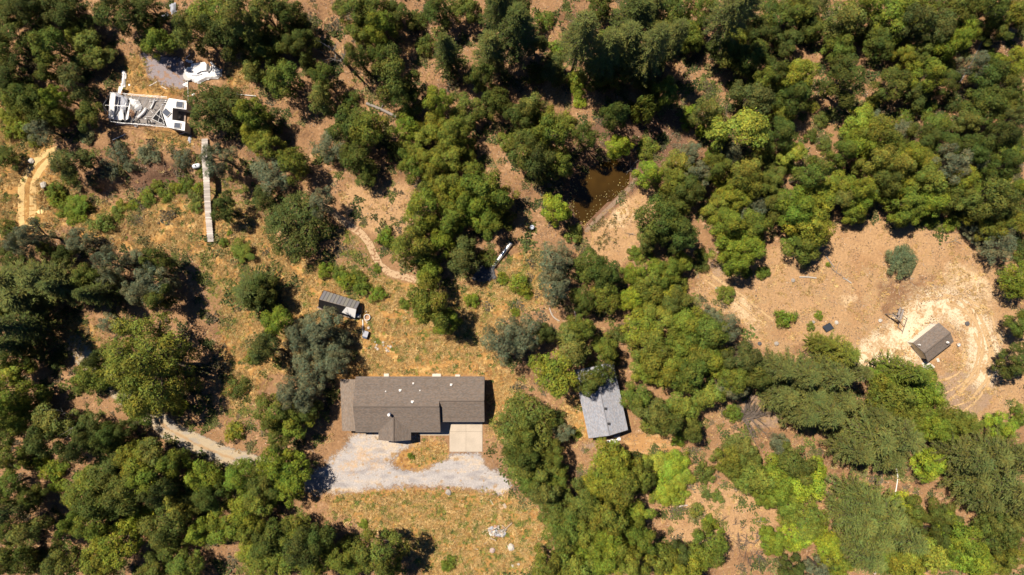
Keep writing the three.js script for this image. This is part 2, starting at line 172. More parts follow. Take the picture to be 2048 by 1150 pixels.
{ const shape = POND.map(([x, y], i) => { const [p, q] = POND[(i + 1) % POND.length]; return [[x, y], [(x + p) / 2, (y + q) / 2]]; }).flat(), cx = 1198, cy = 384;
  const pts = shape.map(([x, y]) => { const f = 1.05; return [(cx + (x - cx) * f - NX) * S, (cy + (y - cy) * f - NY) * S]; });
  const s = new THREE.ShapeGeometry(new THREE.Shape(pts.map(([x, z]) => new THREE.Vector2(x, -z)))); s.rotateX(-Math.PI / 2); s.translate(0, -0.52, 0);
  const p = s.attributes.position, u = s.attributes.uv; for (let i = 0; i < p.count; i++) u.setXY(i, p.getX(i) / 16, p.getZ(i) / 16);
  const wm = new THREE.MeshPhysicalMaterial({ roughness: 0.06, ior: 1.33, map: grainTexture(256, (a, b) => { const k = tileNoise(a, b, 5) * 0.6 + tileNoise(a, b, 17) * 0.4; return [0.028 + 0.035 * k, 0.016 + 0.018 * k, 0.004 + 0.003 * k]; }) });
  struct('pond_water', s, wm);
}
// ---------------------------------------------------------------- trees and shrubs
const leafMat = (r, g, b) => new THREE.MeshPhysicalMaterial({ color: new THREE.Color().setRGB(r, g, b), vertexColors: true, roughness: 0.7, specularIntensity: 0.35, side: THREE.DoubleSide });
const LEAF = { d: leafMat(.074, .094, .020), g: leafMat(.122, .144, .026), y: leafMat(.172, .186, .026), b: leafMat(.140, .182, .024), B: leafMat(.215, .265, .030), E: leafMat(.140, .152, .080), p: leafMat(.128, .144, .036), q: leafMat(.078, .098, .022), l: leafMat(.142, .170, .040), s: leafMat(.120, .150, .070) };
const bark = std(.10, .075, .055, .95, { bumpMap: grit, bumpScale: .03 }), paleWood = std(.42, .38, .34, .9), greyWood = std(.26, .23, .21, .95);
// leaf-sized faces gathered here: each is a bent four-cornered blade
class Leaves {
  constructor() { this.P = []; this.C = []; }
  blade(c, dir, nrm, len, wid, col) {
    const s = new THREE.Vector3().crossVectors(nrm, dir).normalize().multiplyScalar(wid / 2), f = dir.clone().multiplyScalar(len / 2);
    const a = c.clone().sub(f), b = c.clone().add(s).addScaledVector(nrm, -len * .06), d = c.clone().sub(s).addScaledVector(nrm, -len * .06), e = c.clone().add(f);
    for (const v of [a, b, e, a, e, d]) { this.P.push(v.x, v.y, v.z); this.C.push(col[0], col[1], col[2]); }
  }
  done() { const g = new THREE.BufferGeometry(); g.setAttribute('position', new THREE.Float32BufferAttribute(this.P, 3)); g.setAttribute('color', new THREE.Float32BufferAttribute(this.C, 3)); g.computeVertexNormals(); return g; }
}
const sphereDir = (r) => { const y = r() * 2 - 1, a = r() * 6.2832, k = Math.sqrt(1 - y * y); return V(k * Math.cos(a), y, k * Math.sin(a)); };
const tintOf = (r, spread) => { const v = 1 + (r() - .5) * spread, w = (r() - .5) * spread * .6; return [v * (1 + w), v, v * (1 - w * .6)]; };
// a broad-leaved crown of radius R over a trunk: lobes of leaf sprigs on a flattened, uneven dome
function broadleaf(seed, R, o) {
  const r = rand(seed), L = new Leaves(), lobes = [], H = R * o.tall, base = R * o.clear, tops = [];
  const n = o.lobes, bias = o.bias ?? [1, 1, 1], sx = .86 + .28 * r(), sz = .86 + .28 * r();
  for (let i = 0; i < n; i++) {
    if (o.gaps && i > 3 && r() < o.gaps) continue;
    const q = Math.sqrt((i + .5) / n), a = i * 2.39996 + r() * .9, rad = R * q * (.80 + .16 * r()) * (1 + .16 * Math.sin(a * 2 + seed) + .1 * Math.sin(a * 3 + seed * 2)), lr = R * (o.lobe[0] + (o.lobe[1] - o.lobe[0]) * r());
    const y = base + (H - base - lr) * (Math.sqrt(Math.max(0, 1 - q * q * .86)) * (.72 + .36 * r()));
    lobes.push({ c: V(sx * rad * Math.cos(a), Math.max(y + (r() - .5) * lr * (o.rough ?? 1.3), lr * .7), sz * rad * Math.sin(a)), r: Math.min(lr, R * 1.05 - rad * .62), t: tintOf(r, o.lobeTint ?? .45) });
  }
  for (let i = 0; i < n * .5; i++) { const a = r() * 6.28, q = R * (.3 + .6 * r()), lr = R * o.lobe[0]; lobes.push({ c: V(q * Math.cos(a), base + lr * .3 + r() * lr, q * Math.sin(a)), r: lr, t: tintOf(r, .4) }); }
  const total = lobes.reduce((s, l) => s + l.r * l.r, 0);
  for (const l of lobes) {
    const m = Math.round(o.leaves * l.r * l.r / total), sprigs = Math.ceil(m / o.sprig);
    for (let k = 0; k < sprigs; k++) {
      const d = sphereDir(r); if (d.y < -.25 && r() < .75) { d.y *= -1; }
      const bump = 1 + .18 * n2(d.x * 3 + seed, d.z * 3 + l.c.x, d.y * .2), c = l.c.clone().addScaledVector(d, l.r * bump * (r() < .24 ? 1.04 + .34 * r() * r() : 1 - .38 * r() * r())); 
      if (lobes.some((q) => q !== l && q.c.distanceToSquared(c) < q.r * q.r * .62)) continue;
      const t = tintOf(r, o.leafTint ?? .75);
      for (let j = 0; j < o.sprig; j++) {
        const p = c.clone().add(sphereDir(r).multiplyScalar(o.leaf * .75)), nrm = d.clone().multiplyScalar(1.3).add(sphereDir(r).multiplyScalar(.8)).add(V(0, .2, 0)).normalize();
        const dir = sphereDir(r).cross(nrm).normalize(), s = o.leaf * (.7 + .6 * r());
        L.blade(p, dir, nrm, s, s * o.aspect, [t[0] * l.t[0] * bias[0], t[1] * l.t[1] * bias[1], t[2] * l.t[2] * bias[2]]);
      }
    }
    tops.push(l.c);
  }
  const W = [], tr = R * (o.trunk ?? .07), fork = V((r() - .5) * R * .1, base * .8 + .1 * R, (r() - .5) * R * .1);
  W.push(bar(V(0, -.6, 0), fork, tr * 1.3, tr, 8));
  tops.slice(0, n).forEach((c, i) => { if (i % (n > 12 ? 2 : 1)) return; const mid = fork.clone().lerp(c, .5).add(V((r() - .5) * R * .15, R * .03, (r() - .5) * R * .15)); W.push(tube([fork, mid, c.clone().add(V(0, o.poke ? (r() < o.poke ? .5 : -.15) * R * .3 : -.2 * R * .3, 0))], tr * .34, 5, 5)); });
  return { crown: L.done(), trunk: merged(W), R, H };
}
// a needle-leaved tree: whorls of boughs round a straight leader, with sprays of needles along each bough
function conifer(seed, R, H, o) {
  const r = rand(seed), L = new Leaves(), W = [bar(V(0, -.6, 0), V(0, H * .97, 0), R * .075, .04, 8)];
  for (let w = 0; w < o.whorls; w++) {
    const t = o.from + (1 - o.from) * Math.pow((w + r() * .6) / o.whorls, .9), nb = o.boughs + Math.round(r() * 2), a0 = r() * 6.28, wt = tintOf(r, .3);
    for (let b = 0; b < nb; b++) {
      const a = a0 + (b + (r() - .5) * .7) / nb * 6.283, len = R * Math.pow(1 - t, o.pow) * (.65 + .5 * r()) + .25, dx = Math.cos(a), dz = Math.sin(a), y0 = t * H, rise = o.rise * len;
      const pt = (s) => V(dx * len * s, y0 + rise * s - o.droop * len * s * s, dz * len * s);
      if (len > .9) W.push(tube([pt(0), pt(.5), pt(1)], .02 + len * .009, 4, 4));
      const steps = Math.max(3, Math.ceil(len / o.step)), bt = tintOf(r, .35);
      for (let k = 1; k <= steps; k++) {
        const s = Math.max(o.bare, k / steps), p = pt(s);
        if (s <= o.bare && k / steps < o.bare * .8) continue;
        for (let j = 0; j < o.tuft; j++) {
          const side = (r() - .5) * o.fan, ca = Math.cos(a + side), sa = Math.sin(a + side), q = p.clone().add(V((r() - .5) * .35, (r() - .3) * .3, (r() - .5) * .35).multiplyScalar(o.loose)), dir = V(ca, .15 + (r() - .5) * .9, sa).normalize();
          const nrm = V((r() - .5) * .9, 1, (r() - .5) * .9).normalize(), n3 = nrm.sub(dir.clone().multiplyScalar(nrm.dot(dir))).normalize(), s2 = o.needle * (.7 + .6 * r()), tt = tintOf(r, .5);
          L.blade(q.addScaledVector(dir, s2 * .4), dir, n3, s2, s2 * o.aspect, [tt[0] * bt[0] * wt[0], tt[1] * bt[1] * wt[1], tt[2] * bt[2] * wt[2]]);
        }
      }
    }
  }
  return { crown: L.done(), trunk: merged(W), R, H };
}
const mk = (n, f) => Array.from({ length: n }, (_, i) => f(i));
const PROTO = {
  oak: mk(9, (i) => broadleaf(100 + i, 3.3, { lobes: 14 + (i % 4) * 3, lobe: [.22, .36], tall: 2.3 + (i % 3) * .3, clear: .8, leaves: 14500, sprig: 4, leaf: .205, aspect: .64, poke: i % 3 === 0 ? .3 : 0, gaps: i % 3 === 0 ? .28 : .12, bias: [[1, 1, 1], [1.12, 1.12, .9], [.84, .86, .9], [1.22, 1.14, .9], [.92, 1.04, .9], [1.05, 1.0, 1.2], [.8, .8, .8], [1.15, 1.22, 1], [1, .96, .85]][i] })),
  big: mk(3, (i) => broadleaf(200 + i, 5.6, { lobes: 34 + i * 5, lobe: [.16, .26], tall: 1.75, clear: .35, leaves: 30000, sprig: 4, leaf: .22, gaps: .08, aspect: .66, lobeTint: .4 })),
  grand: mk(1, (i) => broadleaf(260 + i, 9, { lobes: 62, lobe: [.12, .21], tall: 1.4, clear: .22, leaves: 64000, sprig: 4, leaf: .23, aspect: .66, lobeTint: .4 })),
  grey: mk(4, (i) => broadleaf(300 + i, 3.4, { lobes: 17 + i * 3, lobe: [.19, .33], tall: 2.5, clear: .8, leaves: 15500, sprig: 5, leaf: .20, gaps: .12, aspect: .46, leafTint: .8, poke: .08 })),
  bush: mk(6, (i) => broadleaf(400 + i, 1.7, { lobes: 9 + i, lobe: [.26, .42], tall: 1.15, clear: .12, leaves: 3800, sprig: 4, leaf: .18, bias: [[1, 1, 1], [1.15, 1.2, 1], [.85, .88, .9], [1.2, 1.12, .9], [.95, 1.08, .9], [.8, .8, .85]][i], aspect: .62, trunk: .05 })),
  pine: mk(5, (i) => conifer(500 + i, 4.2, 15, { whorls: 16, from: .2, boughs: 8, pow: .6, rise: .35, droop: .25, step: .38, tuft: 6, fan: 2.4, bare: .25, loose: 1.5, needle: .55, aspect: .20 })),
  tall: mk(3, (i) => conifer(580 + i, 5.2, 25, { whorls: 20, from: .35, boughs: 9, pow: .5, rise: .3, droop: .3, step: .42, tuft: 6, fan: 2.3, bare: .2, loose: 1.7, needle: .6, aspect: .20 })),
  fir: mk(4, (i) => conifer(540 + i, 3.6, 16, { whorls: 24, from: .10, boughs: 8, pow: .7, rise: .12, droop: .3, step: .34, tuft: 4, fan: 2.2, bare: .1, loose: 1.1, needle: .50, aspect: .24 })),
};
// where things stand, to say which tree is which
const MARKS = [['the long brown-roofed house', 820, 810], ['the grey-roofed garage', 1210, 810], ['the lone brown-roofed shed', 1865, 690], ['the brown pond', 1200, 380], ['the torn white tent frame', 290, 225], ['the heap of white sheeting', 410, 145], ['the plank footbridge', 415, 390], ['the dark-panelled greenhouse', 680, 610], ['the fallen bare tree', 1500, 830], ['the long grey log', 762, 220], ['the metal culvert pipe', 1004, 510], ['the rutted dirt track', 60, 380], ['the pale dirt lane', 410, 890], ['the rubble heap', 993, 1064], ['the stony path', 740, 500], ['the white standpipe', 1790, 970], ['the wooden ladder frame', 1800, 640], ['the lone clearing bush', 1803, 522],
  ["the photo's top left corner", 0, 0], ["the photo's top right corner", 2048, 0], ["the photo's bottom left corner", 0, 1150], ["the photo's bottom right corner", 2048, 1150], ["the photo's top centre", 1024, 0], ["the photo's bottom centre", 1100, 1150], ["the top edge's right quarter", 1560, 0], ["the photo's right edge", 2048, 330], ["the photo's left edge", 0, 620], ["the bottom edge's left quarter", 480, 1150], ["the bottom edge's right quarter", 1560, 1150], ["the top edge's left quarter", 560, 0]];
const WAYS = ['right', 'lower right', 'below', 'lower left', 'left', 'upper left', 'above', 'upper right'];
const ORD = ['nearest', 'second', 'third', 'fourth', 'fifth', 'sixth', 'seventh', 'eighth', 'ninth', 'tenth', 'eleventh', 'twelfth'];
const HUE = { d: 'dark green', g: 'plain green', y: 'olive-yellow', b: 'bright green', B: 'yellow-green', E: 'grey-green', s: 'sage green', p: 'olive', q: 'deep green', l: 'pale green' };
const KINDS = { oak: ['oak_tree', 'oak', 'tree', 'dark oaks in the woods'], live: ['olive_oak_tree', 'live oak', 'tree', 'olive-yellow live oaks'], leafy: ['leafy_tree', 'leafy tree', 'tree', 'bright green leafy trees'], grey: ['grey_leaved_tree', 'thin-leaved tree', 'tree', 'grey-green trees'], bush: ['shrub', 'shrub', 'shrub', 'shrubs on the hillside'], pine: ['pine_tree', 'pine', 'tree', 'pines in the woods'] };  // broad-leaved kinds are split by leaf hue alone, not by species
const grown = [];
function plant(form, hue, px, py, rpx, o = {}) {                // px, py: where the middle of the crown shows
  if (!o.label && !o.H && form === 'oak') { const q = rand(Math.round(px * 31 + py * 17))(); if (q < .16) hue = { d: 'g', g: 'y', y: 'g', b: 'B' }[hue] ?? hue; else if (q < .36) hue = { d: 'q', g: 'd', y: 'b', b: 'g', B: 'b' }[hue] ?? hue; }
  const R = rpx * S * (/pine|fir|tall/.test(form) ? 1.12 : o.H ? 1 : .95), r = rand(Math.round(px * 13 + py * 7919));
  let P, kind = /pine|fir|tall/.test(form) ? 'pine' : form === 'bush' ? 'bush' : 'oak';
  if (form === 'oak') { if (R < 1.95) { P = PROTO.bush; kind = 'bush'; } else P = hue === 'E' ? PROTO.grey : R > 6.6 ? PROTO.grand : R > 4.3 ? PROTO.big : PROTO.oak; } else P = PROTO[form];
  if (hue === 'E' && R >= 1.4 && form === 'oak') P = PROTO.grey;
  if (form === 'bush' && R > 2.0) P = PROTO.oak; if (o.kind) kind = o.kind;
  if (kind === 'oak') kind = { y: 'live', b: 'leafy', B: 'leafy', l: 'leafy', E: 'grey' }[hue] ?? 'oak';
  const p = P[Math.floor(r() * P.length)], k = R / p.R, kv = o.H ? o.H / p.H : kind === 'bush' ? k * (P === PROTO.oak ? .45 : .85) * (.9 + .4 * r()) : kind === 'pine' ? .75 + .35 * r() : k * (k < .8 ? 1.2 : 1) * (.78 + .8 * r());
  const top = p.H * kv, hc = top * (kind === 'pine' ? .55 : .6), c = at(px, py, hc), y = ground(c.x, c.z);
  grown.push({ p, kind, hue, pos: V(c.x, y, c.z), k, kv, turn: r() * 6.283, px, py, R, lean: [(r() - .5) * .16, (r() - .5) * .16], label: o.label });
}
const VIEW = { A: [0, 0], B: [510, 0], C: [1020, 0], D: [1528, 0], E: [0, 380], F: [510, 380], G: [1020, 380], H: [1528, 380], I: [0, 760], J: [510, 760], K: [1020, 760], L: [1528, 760] };
function T(view, form, hue, ...n) { const [x, y] = VIEW[view], q = .3392; for (let i = 0; i < n.length; i += 3) plant(form, hue, x + n[i] * q, y + n[i + 1] * q, n[i + 2] * q); }
T('A', 'oak', 'd', 50, 50, 110, 170, 30, 90, 60, 190, 100, 300, 60, 120, 420, 40, 110, 690, 60, 120, 880, 60, 110, 80, 450, 100, 60, 560, 110, 460, 490, 95, 240, 640, 100, 110, 640, 80, 330, 670, 70, 1260, 640, 175, 420, 940, 105, 400, 1030, 60, 40, 930, 70, 10, 330, 90);
T('A', 'oak', 'g', 1150, 180, 115, 1260, 80, 135, 1300, 230, 115, 1440, 100, 115, 1490, 250, 95, 300, 400, 80, 170, 560, 90, 545, 700, 85, 1470, 440, 75, 1490, 680, 90, 1490, 800, 80);
T('A', 'oak', 'b', 290, 270, 105, 940, 260, 95, 330, 560, 70); T('A', 'oak', 'E', 250, 760, 85, 1290, 930, 95); T('A', 'bush', 'y', 40, 680, 60, 130, 740, 60, 60, 780, 50, 200, 830, 40, 1010, 1100, 40, 890, 1090, 40);
T('A', 'bush', 'E', 510, 810, 45, 690, 900, 60, 630, 1000, 60, 870, 910, 65, 1070, 930, 55, 760, 970, 40); T('A', 'bush', 'b', 1060, 1080, 50, 1150, 1100, 45, 1190, 1010, 40, 300, 1120, 55);
T('B', 'oak', 'g', 80, 120, 105, 60, 290, 105, 170, 470, 110, 570, 60, 110, 720, 60, 110, 620, 190, 80, 600, 330, 80, 770, 180, 90, 740, 330, 80, 830, 460, 135, 1010, 260, 65, 1240, 60, 90, 370, 600, 90, 690, 790, 115, 600, 950, 105, 230, 960, 90, 1490, 830, 65, 1420, 600, 90, 1250, 640, 100);
T('B', 'oak', 'd', 230, 170, 105, 200, 60, 80, 260, 280, 90, 330, 400, 60, 860, 580, 100, 850, 90, 80, 1080, 60, 95, 960, 120, 60, 1320, 470, 80, 400, 460, 80, 560, 590, 60, 560, 700, 110, 640, 1030, 80, 60, 700, 100, 830, 900, 65);
T('B', 'oak', 'b', 1070, 610, 85, 900, 970, 90); T('B', 'oak', 'y', 890, 730, 80, 1050, 760, 100, 960, 850, 95, 1170, 790, 95, 1140, 930, 115, 1030, 980, 90, 1220, 880, 75, 70, 870, 100, 1090, 1110, 115, 1370, 1100, 135);
T('B', 'oak', 'E', 440, 870, 90, 100, 1040, 115); T('B', 'fir', 'q', 1130, 300, 85); T('B', 'tall', 'q', 1440, 90, 110); T('B', 'pine', 'p', 1390, 300, 105);
T('C', 'tall', 'q', 40, 200, 125, 720, 130, 130); T('C', 'tall', 'p', 410, 260, 120, 670, 290, 120, 1290, 100, 115, 810, 330, 105, 560, 330, 100, 940, 260, 90); T('C', 'pine', 'p', 830, 60, 90, 1390, 50, 85);  // later tall olive pines added to lengthen the shade toward the pond
T('C', 'oak', 'g', 560, 235, 70, 480, 430, 80, 620, 440, 80, 380, 470, 60); T('C', 'oak', 'd', 740, 420, 75, 40, 40, 80, 150, 260, 70, 540, 40, 80, 880, 300, 80);  // oaks added as filling, mostly where the ground is only shaded
T('C', 'oak', 'b', 200, 120, 60, 290, 290, 65, 930, 555, 78, 1070, 250, 70, 400, 530, 48); T('C', 'oak', 'd', 250, 400, 90, 150, 430, 65, 960, 60, 120, 1430, 320, 100, 1480, 200, 80, 820, 510, 60, 1160, 650, 90, 300, 910, 60, 560, 480, 60, 1420, 560, 120);
T('C', 'oak', 'g', 900, 170, 80, 1030, 190, 100, 1150, 60, 85, 1260, 340, 120, 1330, 240, 80, 1340, 510, 55, 100, 620, 95, 80, 700, 90, 110, 910, 112, 1000, 960, 90, 960, 1070, 95, 1200, 1000, 80, 1290, 1070, 80, 1490, 920, 60, 1060, 1110, 100, 1480, 480, 80);
T('C', 'oak', 'y', 220, 690, 95, 330, 710, 62, 560, 380, 70, 1370, 990, 90, 1400, 1110, 90, 1500, 1080, 70, 1200, 920, 50); T('C', 'oak', 'E', 1050, 900, 70, 1100, 1000, 80, 1310, 910, 62);
T('C', 'oak', 'B', 1340, 750, 150, 650, 850, 76, 810, 1000, 78); T('C', 'bush', 'g', 810, 870, 68, 710, 630, 38); T('C', 'bush', 'B', 1130, 770, 40, 410, 600, 42, 1060, 660, 45); T('C', 'bush', 'b', 1050, 720, 48);
T('D', 'oak', 'g', 480, 90, 120, 200, 40, 90, 560, 50, 80, 900, 60, 120, 1010, 140, 100, 650, 140, 75, 1110, 60, 100, 880, 150, 100, 1250, 60, 85, 1450, 60, 90, 1480, 150, 70, 1380, 190, 80, 470, 500, 120, 830, 330, 70, 920, 330, 70, 950, 440, 90, 740, 510, 95, 1070, 370, 65, 1310, 460, 95, 1460, 370, 90, 1420, 500, 85, 1300, 620, 115, 1450, 600, 95, 110, 680, 80, 280, 800, 42, 260, 1040, 92, 50, 1050, 80, 930, 800, 90, 1070, 860, 80, 1440, 930, 90, 1400, 1000, 80, 1420, 1110, 75, 1200, 720, 80);
T('D', 'oak', 'd', 60, 100, 115, 300, 160, 80, 690, 260, 90, 1330, 80, 90, 60, 430, 80, 50, 540, 80, 170, 580, 100, 890, 540, 90, 1060, 480, 80, 1490, 700, 70, 1230, 890, 90, 1390, 800, 80, 1480, 820, 62, 90, 790, 100, 1120, 600, 60, 960, 650, 60);
T('D', 'oak', 'd', 140, 250, 90, 230, 90, 80, 300, 60, 80, 600, 220, 60, 980, 300, 60, 790, 190, 70); T('D', 'oak', 'y', 760, 60, 130, 190, 460, 112, 560, 860, 100, 680, 800, 105, 720, 880, 100, 650, 960, 92, 780, 980, 92, 850, 900, 82, 930, 970, 110, 1010, 740, 80, 690, 1070, 82, 820, 1090, 82, 950, 1090, 100, 1150, 1050, 82, 440, 1110, 100, 550, 1110, 80, 450, 900, 70);
T('D', 'oak', 'b', 430, 270, 92, 1130, 260, 85, 560, 710, 105, 160, 910, 78, 150, 985, 46, 1190, 180, 70, 1360, 340, 60, 830, 690, 60); T('D', 'oak', 'E', 1230, 370, 75, 1080, 960, 100, 1300, 950, 65, 650, 720, 60, 820, 760, 60); T('D', 'bush', 'g', 30, 930, 50, 350, 700, 48, 280, 620, 50, 640, 610, 50, 360, 870, 45, 1270, 1060, 50, 1330, 860, 50);
T('E', 'bush', 'b', 300, 40, 60, 420, 90, 72, 420, 165, 60, 1440, 360, 72, 1320, 310, 30, 1350, 250, 18, 1490, 980, 48, 340, 120, 50, 760, 90, 40, 860, 60, 45, 960, 30, 50); T('E', 'bush', 'l', 600, 190, 65, 680, 130, 50, 1130, 40, 45, 1150, 100, 40); T('E', 'bush', 'y', 840, 30, 45, 690, 95, 40, 480, 90, 30);
T('E', 'oak', 'E', 210, 270, 85, 110, 310, 75, 470, 300, 75, 640, 450, 82, 640, 540, 82, 770, 410, 62, 900, 510, 115, 820, 620, 82, 1000, 570, 65, 640, 790, 65); T('E', 'oak', 'd', 40, 230, 62, 60, 400, 70, 260, 350, 62, 390, 420, 72, 930, 420, 88, 950, 610, 82, 60, 1000, 95, 1330, 120, 82, 30, 700, 80, 330, 1010, 60);
T('E', 'pine', 'p', 90, 530, 130, 270, 520, 120, 140, 640, 125, 370, 560, 100); T('E', 'fir', 'q', 110, 800, 105, 90, 900, 95, 560, 610, 80); T('E', 'oak', 'y', 500, 510, 82); T('E', 'oak', 'b', 200, 780, 62, 90, 1060, 90); T('E', 'oak', 'g', 600, 1000, 72, 590, 1080, 110, 500, 1120, 70);
plant('oak', 'y', 292, 722, 106); plant('oak', 'g', 1181, 757, 29, { H: 9 }); plant('oak', 'g', 1212, 748, 21, { H: 9 }); plant('oak', 'd', 1168, 268, 26, { H: 12 }); plant('oak', 'd', 1228, 232, 26, { H: 13 }); plant('oak', 'g', 1290, 215, 22, { H: 11 }); plant('oak', 'g', 1098, 262, 33, { H: 15 }); plant('oak', 'd', 1082, 322, 34, { H: 14 }); plant('oak', 'g', 1122, 330, 24, { H: 13 }); plant('oak', 'g', 180, 96, 38, { H: 6 }); plant('oak', 'g', 206, 116, 24, { H: 3.6 }); plant('oak', 'g', 158, 76, 24, { H: 6 }); plant('oak', 'q', 590, 448, 65, { H: 8 }); plant('fir', 'q', 505, 582, 46, { H: 9 });  // oaks placed to shade the pond; those above its bank are added
T('F', 'oak', 'E', 390, 80, 82, 1470, 920, 115, 380, 800, 115, 280, 890, 92, 400, 930, 115, 500, 870, 62, 330, 1060, 115, 490, 1010, 82); T('F', 'oak', 'd', 40, 40, 80, 80, 960, 100, 30, 620, 95); T('F', 'oak', 'b', 130, 800, 92, 1400, 230, 92);
T('F', 'bush', 'b', 410, 470, 50, 500, 490, 48, 545, 535, 62, 630, 560, 58, 600, 520, 50, 720, 610, 52, 770, 280, 55, 830, 330, 40, 1280, 650, 46, 1460, 520, 40, 880, 670, 35, 950, 660, 30, 720, 460, 28);
T('F', 'oak', 'y', 1000, 130, 112, 1100, 60, 102, 1170, 150, 112, 1240, 30, 82, 930, 330, 120, 1010, 420, 92, 980, 250, 72, 1110, 290, 82, 1030, 490, 82, 1070, 680, 135, 1140, 790, 80, 1000, 720, 60, 1470, 180, 62); T('F', 'oak', 'b', 1320, 100, 112); T('F', 'oak', 'g', 1230, 400, 110, 1370, 400, 62, 1450, 60, 90);
T('G', 'oak', 'B', 270, 135, 90); T('G', 'bush', 'l', 380, 260, 58); T('G', 'oak', 'E', 270, 430, 105, 260, 560, 95, 80, 880, 110, 1270, 810, 85, 1180, 740, 62, 1440, 110, 80); T('G', 'oak', 'd', 470, 460, 105, 560, 510, 95, 430, 620, 82, 180, 850, 70);
T('G', 'oak', 'g', 560, 650, 92, 870, 190, 130, 960, 100, 102, 990, 270, 112, 830, 290, 82, 1000, 430, 70, 340, 900, 125, 430, 830, 80, 440, 1110, 62, 560, 910, 80, 600, 985, 62, 500, 1050, 50, 640, 860, 60, 1360, 990, 100, 1420, 1060, 92, 1320, 1090, 90, 1440, 200, 90);
T('G', 'bush', 'b', 60, 560, 68, 730, 375, 44, 680, 480, 36, 850, 450, 50, 1400, 490, 35, 1490, 490, 40, 110, 620, 30, 30, 720, 30); T('G', 'bush', 'g', 800, 370, 50, 1130, 380, 42, 1130, 440, 46, 1275, 612, 58);
T('G', 'oak', 'y', 930, 500, 82, 1240, 100, 92, 1330, 60, 92, 1280, 180, 92, 1440, 260, 62, 1490, 80, 62, 800, 570, 112, 930, 590, 102, 980, 640, 92, 790, 680, 72, 990, 540, 62, 870, 470, 62, 760, 800, 110, 900, 770, 120, 1040, 770, 112, 1170, 860, 112, 820, 930, 122, 970, 900, 122, 1080, 970, 122, 900, 1040, 122, 795, 1045, 98, 1050, 1090, 112, 1190, 1000, 102, 270, 1080, 130);
T('G', 'oak', 'b', 1270, 340, 92, 1400, 350, 102, 1330, 420, 82, 740, 490, 72, 700, 650, 72);
T('H', 'oak', 'y', 60, 60, 102, 170, 90, 120, 330, 50, 102, 520, 120, 78, 560, 50, 82, 830, 60, 102, 850, 150, 82, 960, 50, 102, 1280, 150, 82, 1470, 200, 82, 1340, 230, 82, 640, 30, 70, 730, 20, 70); T('H', 'oak', 'g', 440, 40, 82, 260, 200, 130, 240, 310, 110, 1500, 800, 72);
T('H', 'oak', 'd', 1140, 60, 92, 1060, 70, 60, 1500, 310, 62, 1490, 1010, 92, 1530, 380, 60); T('H', 'oak', 'b', 1300, 60, 120, 1420, 80, 112, 1490, 530, 92, 1160, 150, 66, 1200, 40, 70); T('H', 'oak', 'E', 1260, 250, 66, 1380, 320, 100, 1220, 200, 50);
T('H', 'bush', 'b', 990, 180, 48, 1100, 200, 46, 380, 440, 17, 10, 485, 32, 125, 760, 60, 325, 740, 28, 1035, 230, 13); T('H', 'bush', 'l', 280, 805, 28); T('H', 'bush', 'E', 240, 445, 30); T('H', 'bush', 'd', 1525, 740, 26);
plant('big', 's', 1804, 522, 33, { H: 3.2, kind: 'bush', label: 'round dense grey-green bush standing alone in the open tan clearing' });
T('H', 'fir', 'b', 830, 1070, 85); T('H', 'pine', 'y', 430, 960, 105, 330, 900, 60); T('H', 'pine', 'p', 60, 1050, 95, 200, 1080, 110, 380, 1080, 120, 510, 1060, 75); T('H', 'oak', 'b', 700, 1110, 80, 900, 1120, 85);
T('I', 'oak', 'b', 60, 60, 102, 170, 120, 102, 60, 180, 92, 450, 850, 82, 560, 810, 102, 900, 560, 102, 1200, 560, 112, 1420, 560, 102, 1320, 850, 112, 1180, 900, 72); T('I', 'bush', 'b', 150, 470, 66, 300, 540, 70, 240, 490, 55, 330, 620, 55, 350, 520, 50);
T('I', 'oak', 'g', 120, 230, 92, 330, 220, 112, 680, 480, 120, 800, 460, 112, 940, 440, 102, 1020, 475, 75, 500, 640, 125, 640, 600, 120, 620, 720, 120, 780, 640, 120, 1000, 980, 102, 380, 1090, 110, 1260, 660, 82, 1460, 1020, 72, 1100, 1090, 102, 900, 1110, 102, 120, 1050, 102, 170, 920, 95, 1390, 40, 66);
T('I', 'oak', 'd', 30, 300, 82, 270, 350, 102, 480, 400, 82, 500, 280, 102, 60, 620, 92, 50, 760, 102, 160, 700, 80, 950, 640, 92, 1160, 680, 92, 30, 1080, 82, 640, 330, 80, 740, 300, 70, 40, 440, 80, 20, 900, 70, 230, 1060, 60); T('I', 'oak', 'y', 850, 160, 115, 1050, 150, 62, 960, 860, 130, 1050, 760, 102, 700, 950, 120, 620, 1060, 112, 1450, 760, 92, 1480, 900, 82);
T('I', 'bush', 'B', 790, 810, 75, 550, 915, 58, 730, 850, 50, 860, 790, 50); T('I', 'bush', 'd', 330, 960, 35, 440, 1000, 20, 300, 1010, 25);
plant('bush', 'y', 466, 865, 22, { label: 'small round yellow-flecked bush alone on the bare bank above the dirt lane' });
T('J', 'oak', 'E', 300, 70, 100, 200, 60, 90); T('J', 'oak', 'g', 120, 210, 110, 230, 240, 102, 160, 340, 92, 100, 930, 112, 230, 900, 112, 300, 980, 112, 180, 1030, 120, 60, 1080, 112, 490, 1030, 92, 350, 1080, 102, 570, 1100, 70); T('J', 'oak', 'd', 300, 170, 82, 380, 930, 92, 560, 960, 60);
T('J', 'oak', 'b', 110, 490, 102, 230, 520, 102, 200, 620, 102, 60, 600, 102, 40, 690, 92); T('J', 'oak', 'B', 810, 1110, 70); plant('oak', 'y', 752, 1098, 44); T('J', 'bush', 'b', 1140, 1085, 48, 920, 450, 22, 640, 850, 30);
